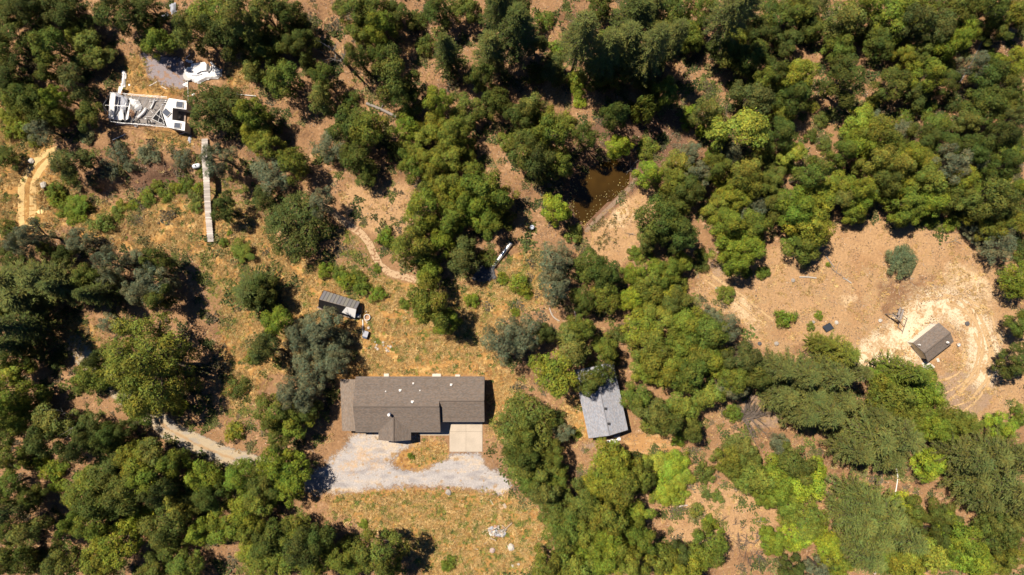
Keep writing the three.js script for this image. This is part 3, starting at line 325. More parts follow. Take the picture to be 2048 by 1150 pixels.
plant('oak', 'g', 1050, 858, 64, { H: 9 }); plant('oak', 'g', 1062, 925, 56, { H: 9 }); T('K', 'oak', 'g', 60, 300, 90, 200, 640, 92, 280, 560, 70, 120, 600, 80, 50, 420, 90); T('K', 'oak', 'd', 280, 230, 60, 250, 430, 70); T('K', 'oak', 'E', 310, 320, 60);
T('K', 'bush', 'b', 400, 320, 24, 1240, 890, 26, 1500, 830, 20, 1510, 900, 42); T('K', 'oak', 'g', 830, 180, 92, 900, 230, 92, 830, 270, 62, 400, 720, 112, 280, 790, 120, 320, 900, 112, 220, 1110, 102, 880, 1050, 102, 1400, 520, 110, 760, 90, 90); T('K', 'oak', 'b', 1010, 170, 102, 1060, 280, 72, 770, 900, 92, 430, 1020, 102, 380, 1080, 120, 570, 1040, 112, 1170, 960, 110, 1450, 600, 110, 1500, 690, 70, 1180, 850, 50);
T('K', 'bush', 'b', 1000, 350, 48, 1320, 200, 56, 1180, 830, 36); T('K', 'oak', 'y', 1160, 60, 110, 600, 480, 112, 560, 560, 102, 640, 630, 112, 500, 640, 92, 560, 760, 130, 640, 830, 100, 460, 880, 112, 560, 930, 102, 650, 1000, 82, 700, 1080, 112, 970, 1080, 102, 1060, 1110, 102, 1300, 470, 92, 1370, 380, 92); T('K', 'oak', 'd', 740, 560, 92, 740, 480, 62, 790, 590, 80, 1010, 1000, 72); T('K', 'oak', 'E', 1320, 40, 82);
T('K', 'oak', 'B', 740, 780, 100); T('K', 'bush', 'B', 850, 490, 75, 960, 500, 88, 1000, 590, 78, 920, 650, 78, 1000, 690, 56, 900, 570, 70, 870, 690, 50, 1020, 480, 50); T('K', 'bush', 'g', 1150, 545, 66); T('K', 'bush', 'l', 1100, 770, 46, 1220, 690, 40, 1160, 680, 30);
T('L', 'pine', 'p', 90, 90, 110, 250, 90, 120, 330, 180, 120, 420, 110, 115, 200, 190, 100, 620, 330, 165, 760, 320, 140, 500, 400, 100, 700, 440, 110, 640, 200, 90, 1150, 440, 115, 1300, 420, 130, 1450, 440, 120, 1200, 570, 120, 1360, 600, 135, 1260, 690, 95, 1470, 700, 115); T('L', 'pine', 'l', 560, 690, 110, 700, 790, 150, 510, 800, 115, 790, 900, 120, 620, 910, 120, 560, 1010, 120);
T('L', 'oak', 'b', 740, 90, 120, 850, 120, 100, 930, 60, 112, 880, 190, 100, 970, 250, 92, 1000, 110, 62, 1050, 300, 82, 1400, 275, 85, 1505, 215, 60, 60, 560, 112, 250, 600, 112, 100, 680, 102, 300, 540, 82, 200, 930, 82, 60, 930, 80, 360, 970, 82, 810, 740, 90, 870, 790, 80, 1150, 910, 120, 1100, 980, 90, 1180, 1030, 115); T('L', 'oak', 'y', 200, 500, 112, 830, 1070, 110, 700, 1040, 110);
T('L', 'oak', 'B', 980, 520, 88, 950, 1050, 112); T('L', 'oak', 'g', 1100, 230, 92, 930, 440, 62, 230, 800, 120, 130, 810, 62, 330, 860, 62, 1050, 800, 92, 1000, 900, 82, 1260, 1090, 92, 1390, 900, 120, 1450, 980, 82, 170, 1100, 72, 440, 1110, 82, 1400, 1110, 62, 1210, 250, 70, 1500, 860, 70, 1420, 800, 80); T('L', 'oak', 'E', 330, 1110, 82, 90, 380, 60);
{ // labels: size, colour and kind, then the nearest landmark, the side of it and the rank outward among those alike
  for (const g of grown) {
    let best = 1e9; for (const m of MARKS) { const d = Math.hypot(g.px - m[1], g.py - m[2]) * (/photo|edge/.test(m[0]) ? 1.25 : 1); if (d < best) { best = d; g.mark = m; } }
    g.dist = best; g.way = WAYS[Math.round(Math.atan2(g.py - g.mark[2], g.px - g.mark[1]) / (Math.PI / 4) + 8) % 8];
    g.size = g.kind === 'bush' ? (g.R > 1.9 ? 'broad' : g.R > 1.3 ? 'rounded' : 'small') : g.R > 3.9 ? 'large' : g.R > 2.7 ? 'medium' : 'small';
    g.key = [g.size, g.hue, g.kind, g.mark[0], g.way].join();
  }
  const sets = {}; for (const g of grown) (sets[g.key] ??= []).push(g);
  for (const s of Object.values(sets)) { s.sort((a, b) => a.dist - b.dist); s.forEach((g, i) => { const K = KINDS[g.kind], side = ['above', 'below'].includes(g.way) ? g.way : 'to the ' + g.way + ' of'; g.label ??= `${g.size} ${HUE[g.hue]} ${K[1]} ${side} ${g.mark[0]}` + (s.length > 1 ? `, ${ORD[i]} out` : ''); if (g.label.split(/[^A-Za-z']+/).length > 15) g.label = g.label.replace('to the ', '').replace(', ' + ORD[i] + ' out', ', ' + ORD[i]); }); }
  for (const g of grown) {
    const K = KINDS[g.kind], t = thing(K[0], g.label, K[2], g.pos, g.turn, K[3]); t.scale.set(g.k, g.kv, g.k); if (g.kind !== 'bush' && g.kind !== 'pine') { t.rotation.x = g.lean[0]; t.rotation.z = g.lean[1]; }
    part('crown', g.p.crown, LEAF[g.hue], t); part(g.kind === 'bush' ? 'stem' : 'trunk', g.p.trunk, bark, t);
  }
  console.log('trees', grown.length, ...Object.keys(KINDS).map((k) => k + grown.filter((g) => g.kind === k).length));
}

// ---------------------------------------------------------------- buildings
const uvNoise = (c, vary, f = 23) => grainTexture(128, (u, v) => { const k = 1 - vary / 2 + vary * (0.5 * tileNoise(u, v, f) + 0.5 * tileNoise(u, v, 61)); return c.map((x) => x * k); });
const M = {
  brownShingle: new THREE.MeshStandardMaterial({ vertexColors: true, roughness: .95, side: THREE.DoubleSide }),
  deck: std(.10, .085, .075), fascia: std(.07, .06, .055, .7), gutter: std(.12, .10, .09, .5), wall: std(.52, .47, .40), wallGrey: std(.36, .37, .38), wallCream: std(.78, .74, .64), trim: std(.7, .68, .64),
  white: std(.72, .72, .72, .6), pvc: std(.70, .70, .70, .45), steel: std(.62, .63, .65, .35, { metalness: .6 }), dark: std(.025, .025, .03, .6), black: std(.018, .018, .02, .4), blueCap: std(.10, .16, .34, .5),
  concrete: new THREE.MeshStandardMaterial({ map: uvNoise([.44, .38, .31], .30, 7), roughness: .9, bumpMap: grit, bumpScale: .01 }), slabPale: std(.56, .52, .46, .9, { bumpMap: grit, bumpScale: .01 }),
  sheeting: std(.74, .74, .75, .6), greyOrShadedCloth: std(.34, .36, .42, .7), door: std(.72, .72, .70), rock: std(.33, .30, .27, .95, { bumpMap: grit, bumpScale: .05 }), paleRock: std(.50, .46, .41, .95, { bumpMap: grit, bumpScale: .04 }), darkRock: std(.10, .10, .11, .95, { bumpMap: grit, bumpScale: .05 }),  // the grey cloth tone also carries the shade of white sheeting
  wood: std(.46, .37, .28, .9, { bumpMap: grit, bumpScale: .01 }), oldWood: std(.24, .20, .17, .95, { bumpMap: grit, bumpScale: .01 }), deadWood: std(.13, .105, .09, .95), ply: std(.60, .42, .28, .9), blue: std(.03, .05, .10, .4), skylight: std(.075, .09, .125, .9), panelGrey: std(.20, .20, .21, .45), straw: std(.70, .56, .26), terracotta: std(.38, .22, .13, .9), glass: new THREE.MeshPhysicalMaterial({ color: new THREE.Color().setRGB(.05, .062, .085), roughness: .2 }),
};
// a plane of overlapping shingles: courses of separate tabs from the eave (a to b) up to the ridge (d to c)
function shingles(a, b, c, d, tone, seed, course = .15, tab = .3) {
  const r = rand(seed), P = [], C = [], rows = Math.max(2, Math.round(a.distanceTo(d) / course)), nrm = b.clone().sub(a).cross(d.clone().sub(a)).normalize(); if (nrm.y < 0) nrm.negate();
  const pt = (u, v, h) => a.clone().lerp(b, u).lerp(d.clone().lerp(c, u), v).addScaledVector(nrm, h);
  for (let j = 0; j < rows; j++) {
    const v0 = j / rows, v1 = Math.min(1, (j + 1.12) / rows), len = mix(a.distanceTo(b), d.distanceTo(c), v0), n = Math.max(1, Math.round(len / tab)), off = (j % 2) * .5, ct = .94 + .12 * r();
    for (let i = -1; i < n; i++) {
      const u0 = clamp((i + off + .015) / n), u1 = clamp((i + off + .985) / n); if (u1 - u0 < .15 / n) continue;
      const lift = .034 + .012 * r(), k = ct * (.83 + .34 * r()), w = 1 + (r() - .5) * .12, col = [tone[0] * k * w, tone[1] * k, tone[2] * k / w];
      const A = pt(u0, v0, lift), B = pt(u1, v0, lift), D = pt(u0, v1, .012), E = pt(u1, v1, .012), F = pt(u0, v0, .004), G = pt(u1, v0, .004);
      for (const t of [A, B, E, A, E, D, F, G, B, F, B, A, F, A, D, B, G, E]) { P.push(t.x, t.y, t.z); C.push(...col); }
    }
  }
  const g = new THREE.BufferGeometry(); g.setAttribute('position', new THREE.Float32BufferAttribute(P, 3)); g.setAttribute('color', new THREE.Float32BufferAttribute(C, 3)); g.computeVertexNormals(); return g;
}
function roofPlane(parent, a, b, c, d, tone, seed, o = {}) { const deck = part('roof', quadSlab(a, b, c, d, .12), M.deck, parent); const s = part('shingle', shingles(a, b, c, d, tone, seed, o.course, o.tab), M.brownShingle, deck); s.userData.kind = 'stuff'; return deck; }
function ridgeCaps(parent, p, q, tone, n) { const r = rand(n), g = []; for (let i = 0; i < n; i++) { const a = p.clone().lerp(q, i / n), b = p.clone().lerp(q, (i + .95) / n); a.y += .05; b.y += .065; g.push(bar(a, b, .11, .11, 5)); } const m = std(tone[0], tone[1], tone[2], .95); const o = part('ridge_cap', g, m, parent); o.userData.kind = 'stuff'; return o; }
{ // the long house
  const t = thing('house', 'long ranch house under a brown shingled roof beside the gravel driveway', 'house');
  const E = 3.0, R = 5.0, G = 4.58, PW = .42, tone = [.150, .122, .103];
  const nL = at(711, 754.6, E), nR = at(968.6, 756, E), sL = at(713, 863, E), sM = at(880.6, 865.8, E), mz = (nL.z + sL.z) / 2, pitch = (R - E) / (mz - nL.z);
  nR.z = nL.z; sM.z = sL.z; const gS = at(968, 842.3, E).z, gz = (nL.z + gS) / 2, gh = E + pitch * (gz - nL.z), xr = nR.x, xm = sM.x, xl = nL.x;
  // walls
  part('wall', [inBox(xm - xl - .9, E - .1, sL.z - nL.z - 1.1, (xl + xm) / 2, (E - .1) / 2 - .1, mz), inBox(xr - xm, E - .1, gS - nL.z - 1.1, (xr + xm) / 2 - .5, (E - .1) / 2 - .1, gz)], M.wall, t);
  part('gable_wall', [slab([[nL.z + .5, -E], [sL.z - .5, -E], [mz, -R + .12]].map(([a, b]) => [a, b]), xm - .42, xm - .3)].map((g) => { g.applyMatrix4(new THREE.Matrix4().set(0, 1, 0, 0, 0, 0, -1, 0, 1, 0, 0, 0, 0, 0, 0, 1)); return g; }), M.wall, t);
  // main roof and garage roof share the north slope as far as the lower ridge
  roofPlane(t, V(xl, E, nL.z), V(xm, E, nL.z), V(xm, R, mz), V(xl, R, mz), tone, 11);
  roofPlane(t, V(xl, E, sL.z), V(xm, E, sL.z), V(xm, R, mz), V(xl, R, mz), tone, 12);
  roofPlane(t, V(xm + .003, E, nL.z), V(xr, E, nL.z), V(xr, gh, gz), V(xm + .003, gh, gz), tone, 13);
  roofPlane(t, V(xm - .4, E, gS), V(xr, E, gS), V(xr, gh, gz), V(xm - .4, gh, gz), tone, 14);
  ridgeCaps(t, V(xl, R, mz), V(xm, R, mz), tone, 60); ridgeCaps(t, V(xm, gh, gz), V(xr, gh, gz), tone, 28);
  // left lean-to roof, tilted west, its sunlit look put into paler shingles
  const w0 = at(680, 770, 2.7), w1 = at(684, 862, 2.7);
  roofPlane(t, V(w0.x, 2.55, w0.z - 1), V(w1.x, 2.55, w1.z), V(xl + .05, 3.02, sL.z - .08), V(xl + .05, 3.02, w0.z - 1), [.215, .172, .140], 15);
  part('post', [w0, w1].map((p) => inBox(.14, 2.6, .14, p.x + .2, 1.25, p.z - .2)), M.trim, t);
  // porch gable
  const pl = at(757.3, 879, E), pr = at(821.8, 880.5, E), px = (pl.x + pr.x) / 2, pz = at(786, 880, E).z, rise = pitch * (pr.x - pl.x) / 2, back = sL.z - rise / pitch;
  roofPlane(t, V(pl.x, E, sL.z - .3), V(pl.x, E, pz), V(px, E + rise, pz), V(px, E + rise, back - .05), tone.map((x) => x * 1.04), 16);
  roofPlane(t, V(pr.x, E, sL.z - .3), V(pr.x, E, pz), V(px, E + rise, pz), V(px, E + rise, back - .05), tone.map((x) => x * .98), 17);
  ridgeCaps(t, V(px, E + rise, back), V(px, E + rise, pz), tone.map((x) => x * .9), 16);
  part('porch_post', [inBox(.2, E, .2, pl.x + .5, E / 2 - .1, pz - .5), inBox(.2, E, .2, pr.x - .5, E / 2 - .1, pz - .5)], M.trim, t);
  part('gutter', [inBox(pl.x - xl, .12, .12, (xl + pl.x) / 2, E - .05, sL.z + .07), inBox(xm - pr.x, .12, .12, (xm + pr.x) / 2, E - .05, sL.z + .07), inBox(xr - xm - .05, .12, .12, (xr + xm) / 2 + .03, E - .05, gS + .07), inBox(xr - xl, .12, .12, (xr + xl) / 2, E - .05, nL.z - .07)], M.gutter, t);
  part('barge_board', [bar(V(xr + .03, E - .05, nL.z), V(xr + .03, gh - .05, gz), .06), bar(V(xr + .03, E - .05, gS), V(xr + .03, gh - .05, gz), .06), bar(V(xm + .05, E - .05, sL.z), V(xm + .05, R - .05, mz), .06)], M.fascia, t);
  part('garage_door', inBox(4.9, 2.2, .08, (xm + xr) / 2 + .4, 1.1, gS - .47), M.door, t);
  // flue and vent pipes
  const onRoof = (x, y, south) => { let p = at(x, y, 4); for (let i = 0; i < 5; i++) { const h = south ? E + pitch * (sL.z - p.z) : E + pitch * (p.z - nL.z); p = at(x, y, h); } return p; };
  const fl = onRoof(779.5, 828, true), fv = part('flue', bar(V(fl.x, fl.y - .2, fl.z), V(fl.x, fl.y + .9, fl.z), .16, .16, 12), M.steel, t);
  part('flue_cap', [bar(V(fl.x, fl.y + .92, fl.z), V(fl.x, fl.y + 1.1, fl.z), .28, .2, 12)], M.pvc, fv); part('flue_collar', [bar(V(fl.x, fl.y + .3, fl.z), V(fl.x, fl.y + .42, fl.z), .24, .24, 12)], M.blueCap, fv);
  for (const [x, y, w] of [[771.5, 782.5, .07], [800.5, 780.8, .15], [826.7, 766.6, .1], [840, 780.8, .07], [902.5, 769.6, .14], [825, 803.8, .16]]) { const p = onRoof(x, y, false), v = part('vent_pipe', [bar(V(p.x, p.y - .1, p.z), V(p.x, p.y + .3, p.z), w * .7, w * .7, 10), bar(V(p.x, p.y + .3, p.z), V(p.x, p.y + .36, p.z), w, w, 10)], M.pvc, t); part('flashing', inBox(w * 3, .02, w * 3, p.x, p.y + .075, p.z), M.trim, v); }
}
{ // the driveway slab in four poured bays, and the path edge by the lawn
  const t = thing('concrete_slab', 'square tan concrete parking slab in front of the garage end of the house', 'slab');
  const a = at(899, 845.5), b = at(965, 903.3); let y = .10;
  for (const [i, j] of [[0, 0], [1, 0], [0, 1], [1, 1]]) { const w = (b.x - a.x) / 2, d = (b.z - a.z + 2) / 2; const g = inBox(w - .03, .2, d - .03, a.x + w * (i + .5), y - .1, a.z - 2 + d * (j + .5)); const u = g.attributes.uv, p = g.attributes.position; for (let k = 0; k < u.count; k++) u.setXY(k, p.getX(k) / 6, p.getZ(k) / 6); part('slab', g, M.concrete, t); }
  const c = thing('concrete_walk', 'narrow concrete walk along the lawn edge under the house eave', 'walk'); const q0 = at(840, 871), q1 = at(898.5, 866);
  part('walk_slab', [inBox(q1.x - q0.x, .16, .8, (q0.x + q1.x) / 2, .02, q0.z - .45), inBox(1.9, .16, 3.3, q1.x - 1.0, .02, q0.z - 2.5)], M.concrete, c);
}
for (const [x, y, w, d, l] of [[773, 750.5, .85, .6, 'left one of the three pale concrete steps behind the house'], [873.5, 751.5, 1.5, .7, 'widest middle one of the three pale concrete steps behind the house'], [915.5, 753, .8, .6, 'right one of the three pale concrete steps behind the house']]) { const p = at(x, y, .15), t = thing('concrete_step', l, 'step', V(p.x, 0, p.z)); part('tread', inBox(w, .45, d, 0, .05, 0), M.slabPale, t); part('footing', inBox(w + .12, .2, d + .14, 0, -.05, 0), M.concrete, t); }
{ // the grey-roofed garage
  const t = thing('garage', 'oblong garage with a light grey shingled roof partly under an oak', 'garage');
  const e = 2.7, rg = 3.95, A = at(1177.3, 876.5, e), B = at(1255.8, 859.3, e), L = at(1148, 740, e), dir = L.clone().sub(A).setY(0), rt = B.clone().sub(A).setY(0); dir.y = 0;
  const len = dir.length(); dir.normalize(); const across = V(-dir.z, 0, dir.x); if (across.dot(rt) < 0) across.negate(); const W = rt.dot(across);
  const P = (u, v, h) => A.clone().addScaledVector(across, u).addScaledVector(dir, v).setY(h), tone = [.275, .283, .32];
  roofPlane(t, P(0, 0, e), P(0, len, e), P(W / 2, len, rg), P(W / 2, 0, rg), tone, 31, {}); roofPlane(t, P(W, 0, e), P(W, len, e), P(W / 2, len, rg), P(W / 2, 0, rg), tone, 32, {});
  ridgeCaps(t, P(W / 2, 0, rg), P(W / 2, len, rg), tone, 40);
  const box = (u0, u1, v0, v1, h) => slab([P(u0, v0, 0), P(u1, v0, 0), P(u1, v1, 0), P(u0, v1, 0)].map((p) => [p.x, p.z]), -.3, h);
  part('wall', [box(.45, .6, .7, len - .4, e - .1), box(W - .6, W - .45, .7, len - .4, e - .1), box(.6, W - .6, len - .55, len - .4, e - .1)], M.wallGrey, t);
  part('front_wall', [box(.6, 1.2, .7, .85, e - .1), box(W - 1.2, W - .6, .7, .85, e - .1)], M.wallGrey, t); part('open_doorway_floor', box(.6, W - .6, .7, len - .6, .02), M.concrete, t);
  for (const v of [4.6, 2.0]) { const p = P(W / 2 + .32, v, rg - .02), s = part('roof_vent', [inBox(.34, .22, .34, p.x, p.y + .08, p.z)], M.dark, t); part('vent_hood', inBox(.42, .04, .42, p.x, p.y + .215, p.z), M.dark, s); }
  part('barge_board', [bar(P(0, -.03, e - .06), P(W / 2, -.03, rg - .06), .06), bar(P(W, -.03, e - .06), P(W / 2, -.03, rg - .06), .06)], M.fascia, t);
}
{ // the lone shed in the turnaround
  const t = thing('shed', 'small brown-roofed shed with a cream wall alone in the pale dirt turnaround', 'shed');
  const e = 2.35, rg = 3.5, A = at(1825.9, 685.3, e), B = at(1877.5, 645, e), C = at(1853, 726, e), u = B.clone().sub(A).setY(0), len = u.length(); u.normalize();
  const v = V(-u.z, 0, u.x), W = C.clone().sub(A).setY(0).dot(v), P = (i, j, h) => A.clone().addScaledVector(u, i).addScaledVector(v, j).setY(h), tone = [.165, .135, .115];
  roofPlane(t, P(0, 0, e), P(len, 0, e), P(len, W / 2, rg), P(0, W / 2, rg), tone, 41); roofPlane(t, P(0, W, e), P(len, W, e), P(len, W / 2, rg), P(0, W / 2, rg), tone.map((x) => x * .96), 42);
  ridgeCaps(t, P(0, W / 2, rg), P(len, W / 2, rg), tone.map((x) => x * .8), 20);
  const bx = (i0, i1, j0, j1, y0, y1) => slab([P(i0, j0, 0), P(i1, j0, 0), P(i1, j1, 0), P(i0, j1, 0)].map((p) => [p.x, p.z]), y0, y1);
  part('wall', [bx(.3, len - .3, .3, .42, -.2, e + .05), bx(.3, len - .3, W - .42, W - .3, -.2, e + .05), bx(.3, .42, .42, W - .42, -.2, e + .05), bx(len - .42, len - .3, .42, W - .42, -.2, e + .05)], M.wallCream, t);
  part('trim', [bx(.2, .3, .2, .34, -.2, e), bx(len - .3, len - .2, .2, .34, -.2, e)], M.white, t); part('plinth', bx(.15, len - .15, .15, W - .15, -.3, .06), M.concrete, t);
  part('barge_board', [bar(P(-.03, 0, e - .05), P(-.03, W / 2, rg - .05), .06), bar(P(-.03, W, e - .05), P(-.03, W / 2, rg - .05), .06)], M.fascia, t);
  for (const [x, y, s] of [[1837, 689.3, .10], [1893.5, 684.5, .14]]) { const p = at(x, y, 3.1), q = part('vent_pipe', [bar(V(p.x, 2.7, p.z), V(p.x, 3.55, p.z), s * .7, s * .7, 10), bar(V(p.x, 3.55, p.z), V(p.x, 3.62, p.z), s, s, 10)], M.pvc, t); part('flashing', bar(V(p.x, 3.3, p.z), V(p.x, 3.33, p.z), s * 1.6), M.trim, q); }
}
const rockGeo = (seed, r0) => { const g = new THREE.IcosahedronGeometry(r0, 2), p = g.attributes.position; for (let i = 0; i < p.count; i++) { const x = p.getX(i), y = p.getY(i), z = p.getZ(i), k = 1 + .35 * n2(x / r0 * 1.3 + seed, z / r0 * 1.3, y / r0); p.setXYZ(i, x * k, y * k * .7, z * k); } g.computeVertexNormals(); return g; };
function crumpled(poly, y, seed, amp = .25, mat = M.sheeting, thick = .04) { // a heap of loose sheeting with folds
  const xs = poly.map((p) => p[0]), zs = poly.map((p) => p[1]), x0 = Math.min(...xs), x1 = Math.max(...xs), z0 = Math.min(...zs), z1 = Math.max(...zs), st = .16, P = [], I = [], id = {}; let n = 0;
  const put = (i, j) => { const k = i + ',' + j; if (id[k] === undefined) { const x = x0 + i * st, z = z0 + j * st, d = polyDist(poly, x, z, true), f = 1 - Math.abs(n2(x * .9 + seed, z * .9, 3)) * 2; P.push(x, y + (.08 + amp * (.5 + .5 * f) + .5 * amp * Math.abs(n2(x * 2.4, z * 2.4 + seed, 4))) * sstep(0, .35, d), z); id[k] = n++; } return id[k]; };
  for (let i = 0; i * st < x1 - x0; i++) for (let j = 0; j * st < z1 - z0; j++) if (polyIn(poly, x0 + (i + .5) * st, z0 + (j + .5) * st)) { const a = put(i, j), b = put(i + 1, j), c = put(i + 1, j + 1), d = put(i, j + 1); I.push(a, d, b, b, d, c); }
  const g = new THREE.BufferGeometry(); g.setAttribute('position', new THREE.Float32BufferAttribute(P, 3)); g.setIndex(I); g.computeVertexNormals(); const u = []; for (let i = 0; i < n; i++) u.push(P[i * 3], P[i * 3 + 2]); g.setAttribute('uv', new THREE.Float32BufferAttribute(u, 2)); return g;
}
const gp = (list) => list.map(([x, y]) => { const p = at(x, y); return [p.x, p.z]; });
{ const o = part('loose_sheeting', [crumpled(gp([[1213, 881], [1224, 878], [1236, 879], [1236, 884], [1226, 888], [1214, 884]]), .1, 3, .3), crumpled(gp([[1234, 875], [1242, 875], [1242, 880], [1235, 881]]), .1, 5, .2)], M.sheeting); tag(o, 'bright white crumpled sheeting lying at the open end of the grey-roofed garage', 'sheeting'); }
{ const o = part('loose_sheeting', crumpled(gp([[1226, 869], [1240, 865], [1238, 874], [1228, 875]]), .3, 8, .3, M.greyOrShadedCloth), M.greyOrShadedCloth); tag(o, 'grey sheeting in the shade under the grey-roofed garage gable', 'sheeting'); }
{ const o = part('broken_slab', [slab(gp([[1842, 726], [1850, 723], [1862, 727], [1870, 734], [1860, 740], [1848, 738]]), -.05, .12), slab(gp([[1871, 717], [1876, 716], [1879, 723], [1874, 724]]), -.05, .16)], M.slabPale); tag(o, 'pale broken concrete slabs on the dirt below the lone shed', 'slab'); }
{ const p = at(1914.5, 689), t = thing('bucket', 'white bucket on the dirt right of the lone brown-roofed shed', 'bucket', V(p.x, 0, p.z)); part('pail', new THREE.LatheGeometry([[0, 0], [.22, 0], [.28, .5], [.30, .5], [.30, .53], [.26, .53]].map(([a, b]) => new THREE.Vector2(a, b)), 14), M.pvc, t); part('handle', new THREE.TorusGeometry(.27, .015, 5, 12, Math.PI), M.steel, t).position.set(0, .5, 0); }
{ // the wooden ladder frame
  const t = thing('wooden_frame', 'weathered wooden ladder-like frame with a plank top at the turnaround edge', 'frame');
  const q = (x, y, h) => at(1740 + x * .1478, 590 + y * .1478, h);
  part('rail', [bar(q(505, 315, 1.0), q(432, 525, .1), .07), bar(q(440, 200, 2.2), q(378, 440, .2), .07)], M.oldWood, t);
  for (const [a, b] of [[[378, 430, .25], [440, 490, .25]], [[410, 345, 1.0], [470, 415, .8]], [[440, 270, 1.6], [503, 322, 1.0]]]) part('rung', bar(q(...a), q(...b), .055), M.oldWood, t);
  for (const [x, y] of [[292, 262], [410, 352], [460, 195], [395, 250]]) part('post', inBox(.14, 2.3, .14, q(x, y, 2.2).x, 1.0, q(x, y, 2.2).z), M.oldWood, t);
  part('plank', [quadSlab(q(288, 262, 2.25), q(318, 258, 2.25), q(420, 335, 2.25), q(408, 356, 2.25), .08)], M.oldWood, t); part('plank', [quadSlab(q(395, 325, 2.35), q(425, 335, 2.35), q(462, 205, 2.35), q(440, 195, 2.35), .06)], greyWood, t); part('plank', [quadSlab(q(370, 265, 2.3), q(400, 290, 2.3), q(425, 170, 2.3), q(405, 165, 2.3), .05)], greyWood, t); part('brace', [bar(q(330, 275, 2.3), q(420, 265, 2.3), .05), bar(q(400, 180, 2.3), q(455, 240, 2.3), .05)], M.oldWood, t);
}
{ const t = thing('solar_panel', 'tilted dark panel lying on the tan clearing right of two small shrubs', 'panel'); const q = (x, y, h) => at(1528 + x * .3392, 380 + y * .3392, h); const b = part('glass_face', quadSlab(q(345, 805, .55), q(388, 782, .55), q(412, 815, .15), q(368, 838, .15), .06), M.glass, t); part('frame_edge', [bar(q(345, 805, .55), q(388, 782, .55), .035), bar(q(388, 782, .55), q(412, 815, .15), .035), bar(q(412, 815, .15), q(368, 838, .15), .035), bar(q(368, 838, .15), q(345, 805, .55), .035)], M.dark, t); part('leg', [bar(q(352, 806, .5), q(352, 806, -.1), .03), bar(q(386, 787, .5), q(386, 787, -.1), .03)], M.steel, t); }
{ // the greenhouse with panels over hoops
  const t = thing('greenhouse', 'long greenhouse with grey panels above, black mesh below and a white patch', 'greenhouse');
  const q = (x, y, h) => at(620 + x * .1304, 560 + y * .1304, h), N0 = q(212, 160, 1.3), N1 = q(768, 335, 1.3), R0 = q(140, 295, 2.5), R1 = q(710, 448, 2.5), S0 = q(128, 418, 1.1), S1 = q(692, 585, 1.1);
  for (let i = 0; i < 11; i++) { const a = (i + .03) / 11, b = (i + .97) / 11; const pm = std(.17 + .05 * ((i * 7) % 5) / 5, .165 + .045 * ((i * 7) % 5) / 5, .175, .5); part('roof_panel', quadSlab(N0.clone().lerp(N1, a), N0.clone().lerp(N1, b), R0.clone().lerp(R1, b), R0.clone().lerp(R1, a), .03), pm, t); }
  part('shade_mesh', quadSlab(R0, R1, S1, S0, .02), M.black, t);
  const w = (u, v, up) => { const p = R0.clone().lerp(R1, u).lerp(S0.clone().lerp(S1, u), v); p.y += up; return p; }, wg = quadSlab(w(.735, .02, .05), w(1.0, .02, .05), w(.995, 1.0, .05), w(.635, .78, .05), .02); part('white_patch', wg, M.sheeting, t); part('crease_shade', [bar(w(.75, .1, .06), w(.83, .9, .06), .018)], M.dark, t);  // thin dark bar paints the shade of a crease in the white patch
  for (let i = 0; i <= 11; i++) { const a = i / 11; part('hoop', [bar(N0.clone().lerp(N1, a).setY(-.2), N0.clone().lerp(N1, a), .03), bar(N0.clone().lerp(N1, a).add(V(0, .03, 0)), R0.clone().lerp(R1, a).add(V(0, .03, 0)), .03), bar(R0.clone().lerp(R1, a), S0.clone().lerp(S1, a), .03), bar(S0.clone().lerp(S1, a), S0.clone().lerp(S1, a).setY(-.2), .03)], M.dark, t); }
  part('ridge_beam', bar(R0, R1, .045), M.oldWood, t); part('sill_board', [quadSlab(S0.clone().setY(.2), S1.clone().setY(.2), S1.clone().setY(.2).add(V(-.1, 0, .35)), S0.clone().setY(.2).add(V(-.1, 0, .35)), .15), quadSlab(q(100, 410, .2), q(140, 400, .2), q(146, 432, .2), q(126, 440, .2), .1)], M.oldWood, t);
}
